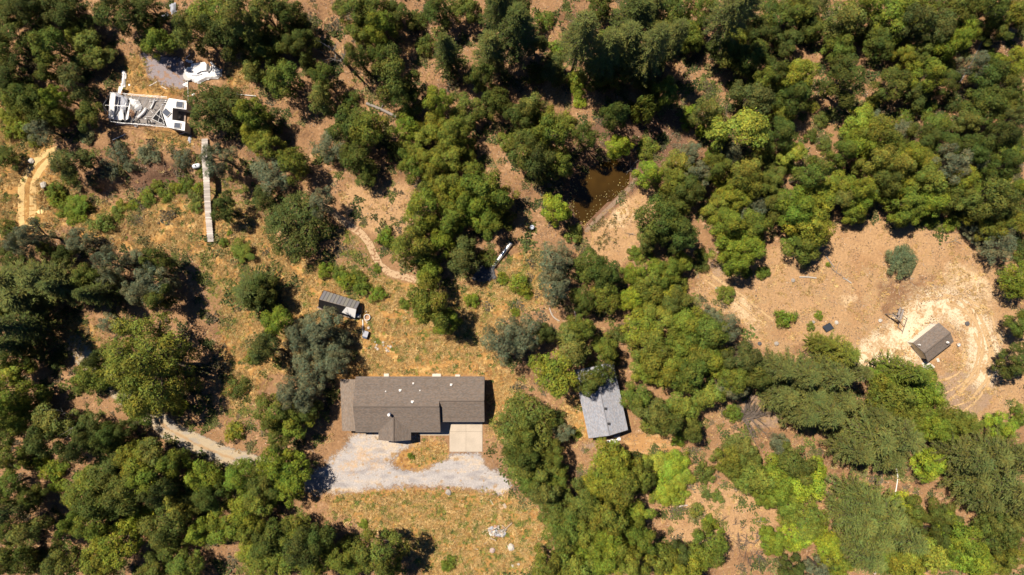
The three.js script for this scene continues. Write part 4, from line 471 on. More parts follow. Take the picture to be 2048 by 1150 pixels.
{ const q = (x, y, h = 0) => at(620 + x * .1304, 560 + y * .1304, h);
  { const p = q(880, 570, .3), t = thing('round_tub', 'round brown tub with a white rim right of the greenhouse', 'tub', V(p.x, 0, p.z)); part('tub_wall', new THREE.LatheGeometry([[0, .3], [.44, .3], [.46, .55], [.52, .55], [.54, 0]].map(([a, b]) => new THREE.Vector2(a, b)), 20), M.terracotta, t); const r = new THREE.TorusGeometry(.51, .06, 6, 20); r.rotateX(Math.PI / 2); part('rim', r, M.pvc, t).position.y = .55; }
  { const o = part('plank', quadSlab(q(825, 605, .2), q(845, 600, .2), q(888, 655, .2), q(868, 668, .2), .06), M.wood); tag(o, 'short pale plank below the round tub beside the greenhouse', 'plank'); }
  { const o = part('pipe', [tube([q(808, 608, .1), q(812, 680, .1), q(808, 760, .1), q(820, 860, .1), q(818, 890, .1)], .1, 14, 7)], M.pvc); tag(o, 'white pipe running down from the greenhouse corner into the shade', 'pipe'); }
  { const p = q(862, 835), t = thing('cart', 'dark blue box cart in the tree shade below the greenhouse', 'cart', V(p.x, 0, p.z), -.3); part('box', [inBox(.8, .5, 1.3, 0, .5, 0)], M.blue, t); part('lid', inBox(.86, .06, 1.0, 0, .79, -.15), M.greyOrShadedCloth, t); for (const s of [-1, 1]) { const w = new THREE.CylinderGeometry(.22, .22, .1, 14); w.rotateZ(Math.PI / 2); part('wheel', w, M.dark, t).position.set(s * .48, .22, .3); } }
  { const o = part('planter_box', [inBox(.9, .6, 1.3, q(770, 450).x, .3, q(770, 450).z)], M.terracotta); tag(o, 'rust-brown planter box against the right end of the greenhouse', 'planter'); }
  { const t = thing('bin', 'dark bin at the lower right corner of the greenhouse', 'bin', q(755, 540)); part('body', inBox(.9, .8, .8, 0, .4, 0), M.dark, t); part('lid', inBox(.5, .06, .6, -.15, .86, 0), M.greyOrShadedCloth, t); }
  { const o = part('post', [bar(q(860, 500, -.1), q(862, 478, 1.0), .07)], M.pvc); tag(o, 'short white post above the round tub beside the greenhouse', 'post'); }
  { const p = q(900, 735), o = part('rock', rockGeo(4, .26), M.paleRock); o.position.set(p.x, .1, p.z); tag(o, 'small pale rock above the dark blue box cart', 'rock'); }
  { const r = rand(9), t = thing('stone_scatter', 'pale flat stones strewn at the shade edge right of the grey oak', 'stones'); for (let i = 0; i < 12; i++) { const g = rockGeo(20 + i, .12 + .18 * r()); const m = part('stone', g, M.paleRock, t); const p = on(748 + r() * 45, 684 + r() * 14 + (i % 3) * 3); m.position.copy(p); m.rotation.y = r() * 6; } }
}
{ // the torn tent frame on its timber floor
  const t = thing('tent_frame', 'collapsed white tent on a bare steel frame over a grey floor', 'tent');
  const q = (x, y, h = 0) => at(190 + x * .174, 90 + y * .174, h);
  const fl = grainTexture(128, (u, v) => { const k = .6 + .5 * tileNoise(u, v, 29) + .25 * (Math.floor(v * 12) % 2); return [.23 * k, .21 * k, .20 * k]; });
  part('floor', [quadSlab(q(170, 560, .25), q(1050, 640, .25), q(1040, 960, .25), q(160, 880, .25), .4)], new THREE.MeshStandardMaterial({ map: fl, roughness: .95 }), t);
  const st = M.steel, H = 2.8, r = .03;
  const nTop = (x) => q(x, 545 + (x - 175) * .075, 1.9), sTop = (x) => q(x, 880 + (x - 175) * .1, 1.9), rid = (x) => q(x, 695 + (x - 90) * .09, H);
  part('eave_rail', [bar(nTop(175), nTop(830), r)], st, t); part('eave_rail', [bar(sTop(175), sTop(840), r)], st, t); part('lower_rail', [bar(q(240, 895, .9), q(640, 912, .9), r), bar(q(330, 565, .9), q(830, 610, .9), r)], st, t); part('ridge_rail', bar(q(90, 690, H), q(410, 706, H), r), st, t);
  for (const x of [175, 260, 345]) part('hoop', [tube([q(x, 550 + (x - 175) * .075, 0), nTop(x), q(x + 15, 620, 2.6), rid(x), q(x + 8, 790, 2.6), sTop(x), q(x, 880 + (x - 175) * .1, 0)], r, 24, 5)], st, t);
  for (const x of [430, 520, 610, 700, 780]) part('bent_hoop', [tube([nTop(x), q(x - 40, 660, 1.7), q(x - 95, 760, 1.1), q(x - 130, 850, .6)], r, 10, 5)], st, t);
  for (const p of [[175, 545], [150, 610], [130, 780], [150, 860], [240, 895]]) part('end_strut', bar(q(90, 690, H), q(p[0], p[1], 1.0), r * .8), st, t);
  part('cross_brace', [bar(q(215, 690, H), q(410, 706, H), r), bar(q(300, 600, 2.5), q(340, 870, 1.6), r), bar(q(345, 590, 2.5), q(215, 830, 1.8), r)], st, t);
  part('white_cover', [quadSlab(q(175, 552, 2.0), q(235, 560, 2.2), q(215, 850, 2.1), q(150, 840, 1.8), .03)], M.sheeting, t); part('sagging_cover', crumpled([q(235, 562), q(300, 575), q(330, 590), q(405, 625), q(405, 690), q(370, 790), q(340, 865), q(300, 880), q(215, 850)].map((p) => [p.x, p.z]), .9, 14, .25, M.greyOrShadedCloth), M.greyOrShadedCloth, t, 'grey sagging shaded fabric');  // cover turned from the sun: shade of the white fabric put in as grey
  part('torn_strip', [quadSlab(q(320, 705, 2.2), q(325, 760, 1.9), q(330, 865, 1.4), q(215, 860, 1.4), .02), quadSlab(q(398, 660, 1.7), q(408, 665, 1.7), q(380, 850, 1.4), q(345, 870, 1.4), .02)], M.sheeting, t);
  part('crumpled_cover', crumpled([q(405, 615), q(470, 625), q(525, 650), q(540, 690), q(560, 720), q(530, 770), q(490, 765), q(460, 720), q(430, 690)].map((p) => [p.x, p.z]), .4, 22, .5), M.sheeting, t); part('fabric_roll', [tube([q(590, 725, .6), q(560, 770, .6), q(495, 832, .5)], .26, 8, 8)], M.sheeting, t); part('fabric_roll', tube([q(690, 625, .5), q(660, 690, .5), q(640, 730, .5)], .13, 6, 7), M.sheeting, t);
  part('heap_of_rubbish', crumpled([q(400, 760), q(440, 745), q(470, 790), q(450, 840), q(405, 830)].map((p) => [p.x, p.z]), .3, 25, .4, M.terracotta), M.terracotta, t);
  const rr = rand(44); for (let i = 0; i < 26; i++) { const x = 400 + rr() * 420, y = 610 + rr() * 320, a = rr() * 3.14, l = 30 + rr() * 70; part('fallen_pole', bar(q(x, y, .35 + rr() * .3), q(x + Math.cos(a) * l, y + Math.sin(a) * l, .35 + rr() * .5), .03 + .02 * rr()), rr() < .55 ? M.white : greyWood, t); }
  for (let i = 0; i < 14; i++) { const x = 420 + rr() * 390, y = 610 + rr() * 320, l = 12 + rr() * 22; part('scrap', quadSlab(q(x, y, .32), q(x + l, y + rr() * 16, .45), q(x + l * .8, y + 14 + rr() * 8, .32), q(x - 4, y + 14, .4), .02), [M.dark, M.sheeting, M.greyOrShadedCloth, M.dark][i % 4], t); }
  part('open_gable_shade', [quadSlab(q(745, 742, 1.4), q(780, 770, 1.4), q(800, 915, .5), q(655, 850, .6), .03)], M.black, t, 'dark fallen gable with white bars'); part('gable_bar', [bar(q(745, 738, 1.5), q(655, 850, .7), .06), bar(q(655, 850, .7), q(800, 918, .6), .05), bar(q(745, 738, 1.5), q(800, 918, .6), .05), bar(q(700, 795, 1.1), q(800, 870, .8), .04), bar(q(725, 885, .7), q(760, 760, 1.3), .04)], M.white, t);  // black sheet stands for the dark inside of the open gable
  part('dark_hoop', [620, 500, 320].map((x) => tube([q(x - 20, 895, .3), q(x - 14, 868, 1.2), q(x, 855, 1.5), q(x + 12, 870, 1.2), q(x + 16, 900, .3)], .09, 12, 6)), M.dark, t); part('side_sheet', quadSlab(q(240, 900, .9), q(640, 915, .9), q(640, 935, .15), q(240, 920, .15), .02), M.greyOrShadedCloth, t);
}
{ // the C-shaped white roof beside it
  const t = thing('white_roof_hut', 'white C-shaped flat roof with three dark skylights around a small court', 'hut'), q = (x, y, h = 0) => at(190 + x * .174, 90 + y * .174, h), h = 2.6;
  const C = [[850, 610], [1055, 642], [1050, 742], [893, 722], [886, 860], [1037, 882], [1030, 986], [830, 945], [775, 772]].map(([x, y]) => { const p = q(x, y, h); return [p.x, p.z]; });
  part('roof', slab(C, h - .14, h), M.white, t);
  part('wall', slab(C.map(([x, z]) => [mix(x, C[0][0] + 1.2, .015), z]), 0, h - .145), M.wallGrey, t);
  for (const [x, y, s, a] of [[972, 683, .62, .12], [820, 776, .64, .75], [945, 924, .56, .1]]) { const p = q(x, y, h + .2), k = part('skylight', inBox(s * 2, .22, s * 1.7), M.trim, t); k.position.set(p.x, h + .09, p.z); k.rotation.y = -a; part('pane', inBox(s * 1.8, .05, s * 1.5, 0, .115, 0), M.skylight, k);  }
  part('court_floor', quadSlab(q(890, 722, .3), q(1050, 742, .3), q(1040, 880, .3), q(884, 860, .3), .25), new THREE.MeshStandardMaterial({ map: uvNoise([.26, .21, .18], .6), roughness: .95 }), t);
  const o = part('cushion', crumpled([q(945, 810), q(975, 795), q(1005, 812), q(1000, 850), q(960, 858)].map((p) => [p.x, p.z]), .45, 61, .3, M.straw), std(.72, .64, .5)); tag(o, 'cream lump of cloth in the court of the white C-shaped hut', 'cushion');
}
{ const q = (x, y, h = 0) => at(190 + x * .174, 90 + y * .174, h), P = (l) => l.map(([x, y]) => { const p = q(x, y); return [p.x, p.z]; });
  { const t = thing('tarp_heap', 'large bright white heap of sheeting and padding beside the grey gravel pad', 'tarp'); part('spread_sheet', crumpled(P([[1030, 270], [1120, 245], [1310, 290], [1330, 250], [1400, 250], [1440, 300], [1466, 270], [1466, 350], [1420, 390], [1290, 400], [1200, 450], [1070, 400], [1040, 360], [1035, 310]]), .1, 71, .35), M.sheeting, t); part('thick_pad', (() => { const g = slab(P([[1128, 232], [1285, 212], [1305, 240], [1300, 305], [1235, 318], [1190, 345], [1130, 300]]), .3, .85); return g; })(), M.sheeting, t); part('fold_edge', tube([q(1295, 215, .9), q(1312, 260, .8), q(1302, 318, .7)], .12, 6, 6), M.panelGrey, t); part('roll', tube([q(1335, 200, .5), q(1360, 235, .6), q(1385, 260, .5)], .22, 6, 8), M.sheeting, t); const b = part('round_lid', new THREE.CylinderGeometry(.85, .85, .3, 22), M.panelGrey, t); b.position.copy(q(1072, 355, .3)); part('fold_shade', [tube([q(1045, 305, .5), q(1085, 292, .6), q(1125, 300, .6)], .13, 6, 6), tube([q(1112, 345, .55), q(1160, 352, .55), q(1230, 335, .6)], .09, 8, 6), tube([q(1395, 310, .4), q(1430, 270, .5), q(1455, 320, .4)], .05, 8, 5)], M.greyOrShadedCloth, t); }  // grey tubes put the shade of the sheet creases into colour
  { const o = part('sheeting_strip', [crumpled(P([[310, 296], [345, 300], [365, 330], [352, 485], [302, 480], [315, 400]]), .15, 73, .3)], M.sheeting); tag(o, 'white strip of sheeting lying upright left of the golden grass', 'sheeting'); }
  { const o = part('bent_panel', [quadSlab(q(275, 475, .8), q(325, 480, 1.2), q(290, 560, .9), q(262, 545, .7), .04)], M.sheeting); tag(o, 'curled white panel between the sheeting strip and the tent frame', 'panel'); }
  const scraps = [[[1055, 165], [1140, 190], [1105, 215], [1040, 185], 'torn white scraps at the upper right corner of the grey pad'], [[1010, 455], [1070, 420], [1078, 480], [1040, 480], 'torn white scraps at the lower right corner of the grey pad'], [[385, 450], [405, 455], [415, 475], [390, 470], 'small white scrap in the golden grass beside the strip'], [[1105, 560], [1145, 565], [1135, 580], [1110, 575], 'white scraps under the left edge of the oak beside the hut'], [[1070, 1060], [1115, 1030], [1105, 1110], [1080, 1140], 'pale rags below the lower right corner of the white hut']];
  scraps.forEach((s, i) => { const o = part('scrap_sheet', crumpled(P(s.slice(0, 4)), .08, 80 + i, .22), i === 4 ? M.greyOrShadedCloth : M.sheeting); tag(o, s[4], 'sheeting'); });
  const poles = [[[625, 470], [715, 420], .05, 'thin pale pole across the golden grass above the tent frame'], [[765, 475], [820, 505], .05, 'short pale pole on grass below the grey pad'], [[1065, 420], [1072, 640], .05, 'thin pole running down from the grey pad to the white hut'], [[205, 1090], [350, 1025], .07, 'grey pole on shaded ground below the tent frame'], [[1035, 155], [1090, 112], .06, 'white stick pointing up from the upper right pad corner'], [[960, 1030], [1100, 985], .05, 'pale pole along the lower edge of the white hut']];
  for (const [a, b, r, l] of poles) tag(part('pole', bar(q(a[0], a[1], .12), q(b[0], b[1], .18), r), M.white), l, 'pole');
  tag(part('pole', bar(at(468, 188, .2), at(512, 192, .3), .07), M.white), 'white pole lying on orange soil right of the big oak by the hut', 'pole');
}
{ // the footbridge of planks
  const t = thing('footbridge', 'long narrow plank footbridge crossing the weedy gully', 'bridge'), path = [[407, 276], [410, 320], [413, 360], [416, 420], [419, 483]], top = .75;
  const curve = new THREE.CatmullRomCurve3(path.map(([x, y], i) => { const p = at(x, y, top); return V(p.x, i === 0 || i === 4 ? Math.max(.25, on(x, y).y + .2) : top, p.z); })), N = 118, r = rand(12), L = curve.getLength();
  const woods = [.34, .42, .5, .58, .66].map((k, i) => std(k, k * .9, k * .82, .9)), pg = [1, 1.06, .95].map((w) => inBox(1.06 * w, .05, L / N * .9));
  for (let i = 0; i < N; i++) { const p = curve.getPointAt((i + .5) / N), d = curve.getTangentAt((i + .5) / N), m = part('plank', pg[i % 3], woods[Math.floor(r() * r() * 5 + (n2(i / 6, 3) > .1 ? 1 : 0)) % 5], t); m.position.set(p.x, p.y + .03 + .012 * r(), p.z); m.rotation.set(0, Math.atan2(d.x, d.z) + (r() - .5) * .03, 0); m.rotateX(-Math.atan2(d.y, Math.hypot(d.x, d.z))); }
  for (const s of [-.4, .4]) { const pts = []; for (let i = 0; i <= 12; i++) { const p = curve.getPointAt(i / 12), d = curve.getTangentAt(i / 12); pts.push(V(p.x + s * d.z, p.y - .09, p.z - s * d.x)); } part('beam', tube(pts, .08, 30, 5), M.oldWood, t); }
  for (let i = 1; i < 8; i++) { const p = curve.getPointAt(i / 8); part('post', [bar(V(p.x - .42, ground(p.x, p.z) - .4, p.z), V(p.x - .42, p.y - .05, p.z), .08), bar(V(p.x + .42, ground(p.x, p.z) - .4, p.z), V(p.x + .42, p.y - .05, p.z), .08)], M.oldWood, t); }
}
// ---------------------------------------------------------------- logs, pipes, stones, dead wood
const logs = [
  ['log', [[733, 207], [762, 219], [793, 234]], .26, greyWood, 'long grey fallen log on open slope between the oaks', 'log'], ['log', [[1598, 554], [1614, 554], [1632, 556]], .14, paleWood, 'pale log at the upper left of the tan clearing', 'log'], ['log', [[1685, 556], [1693, 560], [1702, 566]], .12, paleWood, 'short pale stick left of the grey-green clearing bush', 'log'], ['branch', [[1650, 510], [1658, 521], [1668, 535]], .1, greyWood, 'thin grey branch near small shrubs on the tan clearing', 'branch'],
  ['branch', [[1099, 615], [1104, 630], [1112, 638], [1119, 642]], .11, paleWood, 'white curved branch on grass below the grey-leaved tree', 'branch'], ['branch', [[1149, 622], [1152, 634], [1150, 648]], .1, paleWood, 'white upright stick left of the shaded oak above the garage', 'branch'], ['log', [[1430, 576], [1438, 577]], .16, paleWood, 'stub of white log just above a shrub in the clearing', 'log'], ['log', [[1358, 1013], [1366, 1011], [1375, 1010]], .12, paleWood, 'short pale log on the soil below the bright green vines', 'log'],
  ['log', [[1666, 974], [1680, 985], [1702, 1002], [1724, 1013]], .3, greyWood, 'weathered grey trunk leaning out among pale green pines', 'log'], ['branch', [[1811, 36], [1826, 33], [1842, 26]], .13, paleWood, 'bare pale branch among the crowns near the upper right', 'branch'], ['branch', [[1916, 170], [1940, 130], [1968, 75]], .12, greyWood, 'long bare grey stem through brush at the upper right', 'branch'], ['branch', [[1632, 58], [1645, 48], [1658, 38]], .1, greyWood, 'bare grey branch in the dark gap near the top right', 'branch'], ['log', [[1748, 1148], [1754, 1140], [1762, 1131]], .16, paleWood, 'pale log end at the bottom edge in the right part', 'log'], ['log', [[510, 384], [534, 380], [560, 366]], .16, greyWood, 'dark grey log in the shade right of the footbridge', 'log'], ['log', [[1444, 288], [1441, 303], [1440, 318]], .25, paleWood, 'pale standing stub of trunk right of the pond', 'log']];
for (const [n, p, r, m, l, c] of logs) { const pts = p.map(([x, y]) => { const v = on(x, y); v.y += r * .8; return v; }); const g = [tube(pts, r, 10, 8)]; if (pts.length > 2) { const k = pts[1]; g.push(bar(k, k.clone().add(V(r * 2, r * 1.2, -r * 4)), r * .35, r * .2)); } tag(part(n, g, m), l, c); }
{ const a = at(986, 533, .3), b = at(1022, 486, .5), d = b.clone().sub(a), t = thing('culvert_pipe', 'silvery corrugated metal pipe sloping down from the shaded bank', 'pipe'), g = []; g.push(bar(a, b, .38, .38, 18)); for (let i = 0; i < 44; i++) { const p = a.clone().lerp(b, (i + .5) / 44), q = new THREE.TorusGeometry(.385, .02, 5, 18); q.applyQuaternion(new THREE.Quaternion().setFromUnitVectors(V(0, 0, 1), d.clone().normalize())); q.translate(p.x, p.y, p.z); g.push(q); } part('barrel', g, M.steel, t); for (const p of [a, b]) { const q = new THREE.TorusGeometry(.41, .04, 6, 18); q.applyQuaternion(new THREE.Quaternion().setFromUnitVectors(V(0, 0, 1), d.clone().normalize())); q.translate(p.x, p.y, p.z); part('end_collar', q, M.blueCap, t); } }
{ const r = rand(31), t = thing('rock_apron', 'apron of dark grey boulders below the metal culvert pipe', 'rocks'); for (let i = 0; i < 46; i++) { const m = part('boulder', rockGeo(i + 50, .28 + .3 * r()), M.darkRock, t); m.position.copy(on(966 + (r() - .5) * 38 + (i % 5), 548 + (r() - .5) * 26)); m.rotation.y = r() * 6; } }
{ const t = thing('standpipe', 'tall white pole lying down the soil between the right-hand pines', 'pipe'); const p = (x, y) => { const v = on(x, y); v.y += .12; return v; }; part('tube', tube([p(1789, 928), p(1794, 950), p(1792, 975), p(1787, 1000)], .09, 12, 8), M.white, t); part('end_fitting', bar(p(1787, 1000), p(1787, 1012), .2, .2, 10), M.dark, t); }
const rocks = [[63, 322, .5, M.paleRock, 'pale boulder beside the upper end of the rutted track'], [85, 369, .55, M.paleRock, 'pale grey boulder on the weedy side of the rutted track'], [897, 984, .5, M.rock, 'flat white rock on the grassy lower edge of the gravel drive'], [1022, 1094, .6, M.paleRock, 'pale boulder in the weeds right of the rubble heap'], [985, 1100, .5, std(.40, .31, .28, .95), 'pinkish rock in the weeds below the rubble heap'], [1025, 1131, .28, M.paleRock, 'small white stone nearest the bottom edge, lower right lawn'], [1037, 1128, .26, M.paleRock, 'small white stone right beside another near the bottom edge'], [1586, 561, .35, M.rock, 'small grey rock below the pale log in the clearing'], [1519, 687, .35, M.darkRock, 'dark stump-like rock left of the tan clearing edge'], [1553, 687, .4, M.rock, 'grey rock on golden soil left of the dark panel'], [1933, 647, .4, M.darkRock, 'dark rock right of the pale turnaround'], [1627, 644, .3, M.rock, 'reddish rock between two small shrubs by the dark panel'], [100, 1108, .6, M.paleRock, 'pale boulder at the edge of the lower left clearing'], [1760, 641, .35, M.paleRock, 'pale rock in brown scrub left of the ladder frame'], [1673, 645, .35, M.paleRock, 'white rock beside the dark panel'], [914, 168, .25, M.paleRock, 'white stone on the bare slope at top centre']];
rocks.forEach(([x, y, r, m, l], i) => { const o = part('boulder', rockGeo(i * 3 + 7, r), m); o.position.copy(on(x, y, r * .25)); o.rotation.y = i; tag(o, l, 'rock'); });
{ const p = on(393, 332), t = thing('water_tank', 'rounded pale blue-white tank left of the footbridge', 'tank', p, .2); const g = new THREE.CapsuleGeometry(.42, .7, 6, 14); g.rotateZ(Math.PI / 2); g.translate(0, .45, 0); part('tank_body', g, std(.68, .72, .80, .5), t); part('filler_cap', bar(V(0, .85, 0), V(0, .97, 0), .14, .14, 10), M.dark, t); part('cradle', [inBox(.12, .3, .7, -.35, .1, 0), inBox(.12, .3, .7, .35, .1, 0)], M.oldWood, t); }
{ const p = on(1064, 455), t = thing('barrel', 'pale blue-white barrel in deep shade left of the yellow-green tree by the pond', 'barrel', p); part('drum', new THREE.LatheGeometry([[0, 0], [.36, 0], [.40, .2], [.40, .7], [.36, .9], [0, .9]].map(([a, b]) => new THREE.Vector2(a, b)), 16), std(.5, .56, .68, .5), t); part('band', [.25, .65].map((y) => { const q = new THREE.TorusGeometry(.405, .02, 5, 18); q.rotateX(Math.PI / 2); q.translate(0, y, 0); return q; }), M.dark, t); }
{ const p = on(75, 424), t = thing('straw_bale', 'flattened yellow straw bale right of the rutted track', 'bale', p, .1); const g = rockGeo(91, .65); g.scale(1, .6, .75); part('straw', g, M.straw, t); part('twine', inBox(.04, .5, .8, .1, .1, 0), M.oldWood, t); }
{ // rubble heap
  const r = rand(61), t = thing('rubble_heap', 'heap of broken pale rubble and boards in the lower lawn', 'rubble'); const ms = [M.paleRock, M.rock, M.terracotta, M.slabPale, M.greyOrShadedCloth];
  for (let i = 0; i < 60; i++) { const a = r() * 6.28, d = Math.sqrt(r()), m = part('chunk', i % 3 ? inBox(.25 + .5 * r(), .1 + .15 * r(), .2 + .3 * r()) : rockGeo(i, .2 + .2 * r()), ms[i % 5], t); m.position.copy(on(994 + Math.cos(a) * d * 17, 1063 + Math.sin(a) * d * 13, .15 + .45 * (1 - d))); m.rotation.set(r() * .8, r() * 6, r() * .8); }
  for (const [a, b] of [[[980, 1074], [992, 1079]], [[1004, 1049], [1013, 1058]], [[1012, 1056], [1024, 1044]]]) part('board', bar(on(...a, .4), on(...b, .5), .08), M.wood, t);
  const q = (x, y, h = .1) => { const p = on(950 + x * .1043, 1000 + y * .1043); p.y += h; return p; };
  tag(part('plywood_sheet', quadSlab(q(435, 90), q(475, 65), q(555, 145), q(495, 188), .05), M.ply), 'tan square plywood sheet on grass at the right of the lower lawn', 'board');
  { const s = thing('pallet', 'pale slatted pallet touching the right of the plywood sheet', 'pallet'); for (let i = 0; i < 4; i++) part('slat', quadSlab(q(525 + i * 13, 85 - i * 8, .2), q(535 + i * 13, 78 - i * 8, .2), q(585 + i * 9, 152 - i * 8, .2), q(573 + i * 9, 158 - i * 8, .2), .03), M.wood, s); part('runner', [bar(q(530, 95, .1), q(570, 65, .1), .06), bar(q(570, 150, .1), q(605, 125, .1), .06)], M.oldWood, s); }
  [[[295, 0], [345, 80], .14, 'pale narrow board above the plywood sheet'], [[140, 620], [250, 545], .1, 'pale board left of the rubble heap'], [[200, 670], [235, 610], .1, 'short board close below another left of the rubble heap'], [[180, 840], [250, 795], .1, 'pale board below left of the rubble heap'], [[0, 935], [60, 945], .1, 'pale stick far below left of the rubble heap']].forEach(([a, b, r2, l]) => tag(part('board', bar(q(a[0], a[1]), q(b[0], b[1]), r2 * .8, r2 * .8, 4), M.wood), l, 'board'));
  tag(part('scrap_sheet', crumpled([q(620, 865), q(640, 860), q(665, 950), q(635, 920)].map((p) => [p.x, p.z]), on(1015, 1094).y + .1, 99, .2), M.sheeting), 'white scrap leaning against the pale boulder in the weeds', 'sheeting');
}
const i2m = (r) => r() < .4 ? greyWood : M.deadWood;
function deadTree(name, label, base, boughs, mat, spread = 0) { // bare wood: each bough a tapering line with side twigs
  const t = thing(name, label, 'dead tree', base), r = rand(Math.round(base.x * 10 + 999)); const B = [], W = [];
  for (const [dx, dy, dz, rad] of boughs) { const o0 = V((r() - .5) * spread, .1, (r() - .5) * spread), e = V(dx, dy, dz).add(o0), mid = o0.clone().lerp(e, .5).add(V((r() - .5) * .3, .15 * e.length() * .3, (r() - .5) * .3)); B.push(bar(o0, mid, rad, rad * .6, 6), bar(mid, e, rad * .6, rad * .15, 5)); for (let i = 0; i < 6; i++) { const p = (i < 3 ? o0.clone().lerp(mid, .4 + i * .2) : mid.clone().lerp(e, (i - 2) * .25)), L = e.length() * (.2 + .2 * r()), d = e.clone().normalize().multiplyScalar(L * .8).add(sphereDir(r).multiplyScalar(L * .6)); W.push(bar(p, p.clone().add(d), rad * .3, rad * .08, 4)); } }
  part('bough', B, mat, t); part('twig', W, mat, t).userData.kind = 'stuff'; return t;
}
for (const [x, y, n, L, nm, l] of [[1500, 1088, 30, 3.2, 'dead_shrub', 'wide bare brown brush at the bottom edge right of centre'], [1466, 1068, 20, 2.4, 'dead_shrub', 'bare grey brush at the right edge of the bottom clearing'], [1530, 1060, 18, 2.2, 'dead_shrub', 'bare grey brush right of the wide brown brush at the bottom']]) { const r = rand(x), b = []; for (let i = 0; i < n; i++) { const a = r() * 6.28, q = L * (.3 + .5 * r()); b.push([Math.cos(a) * q, .5 + 1.2 * r(), Math.sin(a) * q, .03 + .04 * r()]); } deadTree(nm, l, on(x, y), b, i2m(r), 4.5); }
{ const r = rand(71), b = []; for (let i = 0; i < 34; i++) { const a = -1.5 + r() * 2.7, L = 2.5 + 5.5 * r() * r(); b.push([Math.cos(a) * L, .2 + 1.6 * r() * r(), Math.sin(a) * L * .9, .06 + .08 * r()]); } for (let i = 0; i < 6; i++) { const a = 2.4 + r() * 2.2, L = 1.5 + 2 * r(); b.push([Math.cos(a) * L, .3 + r(), Math.sin(a) * L, .08]); }
  deadTree('fallen_tree', 'fallen bare tree fanning out dark boughs right of the bush', on(1490, 832, .2), b, M.deadWood, 1.6); }
const dead = [['snag', 'tall bare grey snag standing on the slope left of top centre', [697, 132], [[-.6, 11, .2, .3], [-1.6, 8, .8, .09], [1.3, 9, -.7, .09], [.8, 7, 1.3, .08], [-1.2, 6, -1, .08], [1.0, 10, .8, .07]], greyWood], ['dead_branch', 'bare white boughs poking from oaks at the lower left', [170, 838], [[-1.2, 7, -1.6, .09], [1.6, 6.6, .6, .09], [-.3, 7.2, -3, .07]], paleWood], ['dead_branch', 'bare grey boughs among the crowns near the bottom left', [268, 1090], [[-2, 6.5, .8, .1], [.6, 7, -2.2, .1], [1.5, 6.4, -.8, .08], [-.6, 6.8, 1.9, .08], [-1.6, 6.6, -.8, .07]], paleWood], ['dead_shrub', 'grey leafless shrub beside the upper right bank of the pond', [1266, 298], [[.6, 1.6, -.8, .05], [-.5, 1.5, .7, .05], [.2, 1.7, .9, .05], [-.7, 1.4, -.6, .05], [.9, 1.3, .2, .05]], greyWood], ['dead_shrub', 'grey leafless brush just right of the pond water', [1262, 335], [[1, 1.4, -1.2, .05], [-.9, 1.4, 1.0, .05], [.3, 1.7, 1.2, .05], [-.3, 1.4, -1.3, .05], [1.2, 1.2, .4, .05]], greyWood], ['dead_shrub', 'heap of bare grey twigs on the pale bank right of the pond', [1261, 468], [[.9, .5, .2, .05], [-.9, .4, -.1, .05], [.5, .5, -.3, .05], [-.4, .5, .4, .05]], greyWood], ['dead_shrub', 'bare grey brush at the upper right between green shrubs', [1815, 225], [[2, 1.5, -.7, .06], [-2, 1.4, .9, .06], [1, 1.6, .9, .06], [-1, 1.5, -1.1, .06]], greyWood], ['dead_shrub', 'bare grey brush below bare soil near the lower right corner', [2015, 1100], [[2, 1.2, -1.2, .06], [-2, 1.3, 1.2, .06], [1.6, 1.3, 1.6, .06], [-1, 1.3, -2, .06]], greyWood], ['dead_branch', 'bare branch litter on the clearing by the small shrubs', [1672, 545], [[1.5, .3, 1.2, .05], [-1.4, .3, -1.5, .05], [.4, .3, -1.8, .05]], greyWood], ['dead_branch', 'bare branch litter at the upper right of the tan clearing', [1908, 482], [[1.2, .3, .5, .05], [-1.7, .3, .3, .05], [.3, .4, -.9, .05], [.9, .3, -.8, .04]], greyWood]];
for (const [n, l, p, b, m] of dead) deadTree(n, l, on(...p), b, m);
tag(part('scrap_sheet', [crumpled(gp([[322, 32], [336, 26], [340, 36], [328, 40]]), .2, 5, .3), crumpled(gp([[340, 10], [352, 6], [354, 24], [344, 30]]), .2, 6, .3)], M.greyOrShadedCloth), 'pale sheeting half hidden in shade at the upper left', 'sheeting');  // white scraps, the shade over them put into the grey colour
// ---------------------------------------------------------------- ground cover, which nobody could count
function scatter(name, label, category, geo, mat, n, seed, dens, size, colours, rect = [-60, -60, 2108, 1210]) {
  const r = rand(seed), list = []; let tries = 0;
  while (list.length < n && tries++ < n * 14) { const px = rect[0] + r() * (rect[2] - rect[0]), py = rect[1] + r() * (rect[3] - rect[1]); if (r() < dens(px, py)) list.push([px, py]); }
  const im = new THREE.InstancedMesh(geo, mat, list.length), d = new THREE.Object3D(), c = new THREE.Color();
  list.forEach(([px, py], i) => { d.position.copy(on(px, py)); if (name === 'floating_leaves') d.position.y = -.505; const s = size[0] + (size[1] - size[0]) * r() * r(); d.scale.set(s, s * (.7 + .6 * r()), s); d.rotation.y = r() * 6.283; d.updateMatrix(); im.setMatrixAt(i, d.matrix); const k = colours[Math.floor(r() * colours.length)], v = .75 + .5 * r(); c.setRGB(k[0] * v, k[1] * v, k[2] * v); im.setColorAt(i, c); });
  im.name = name; im.castShadow = im.receiveShadow = true; im.userData = { kind: 'stuff', label }; scene.add(im);
}
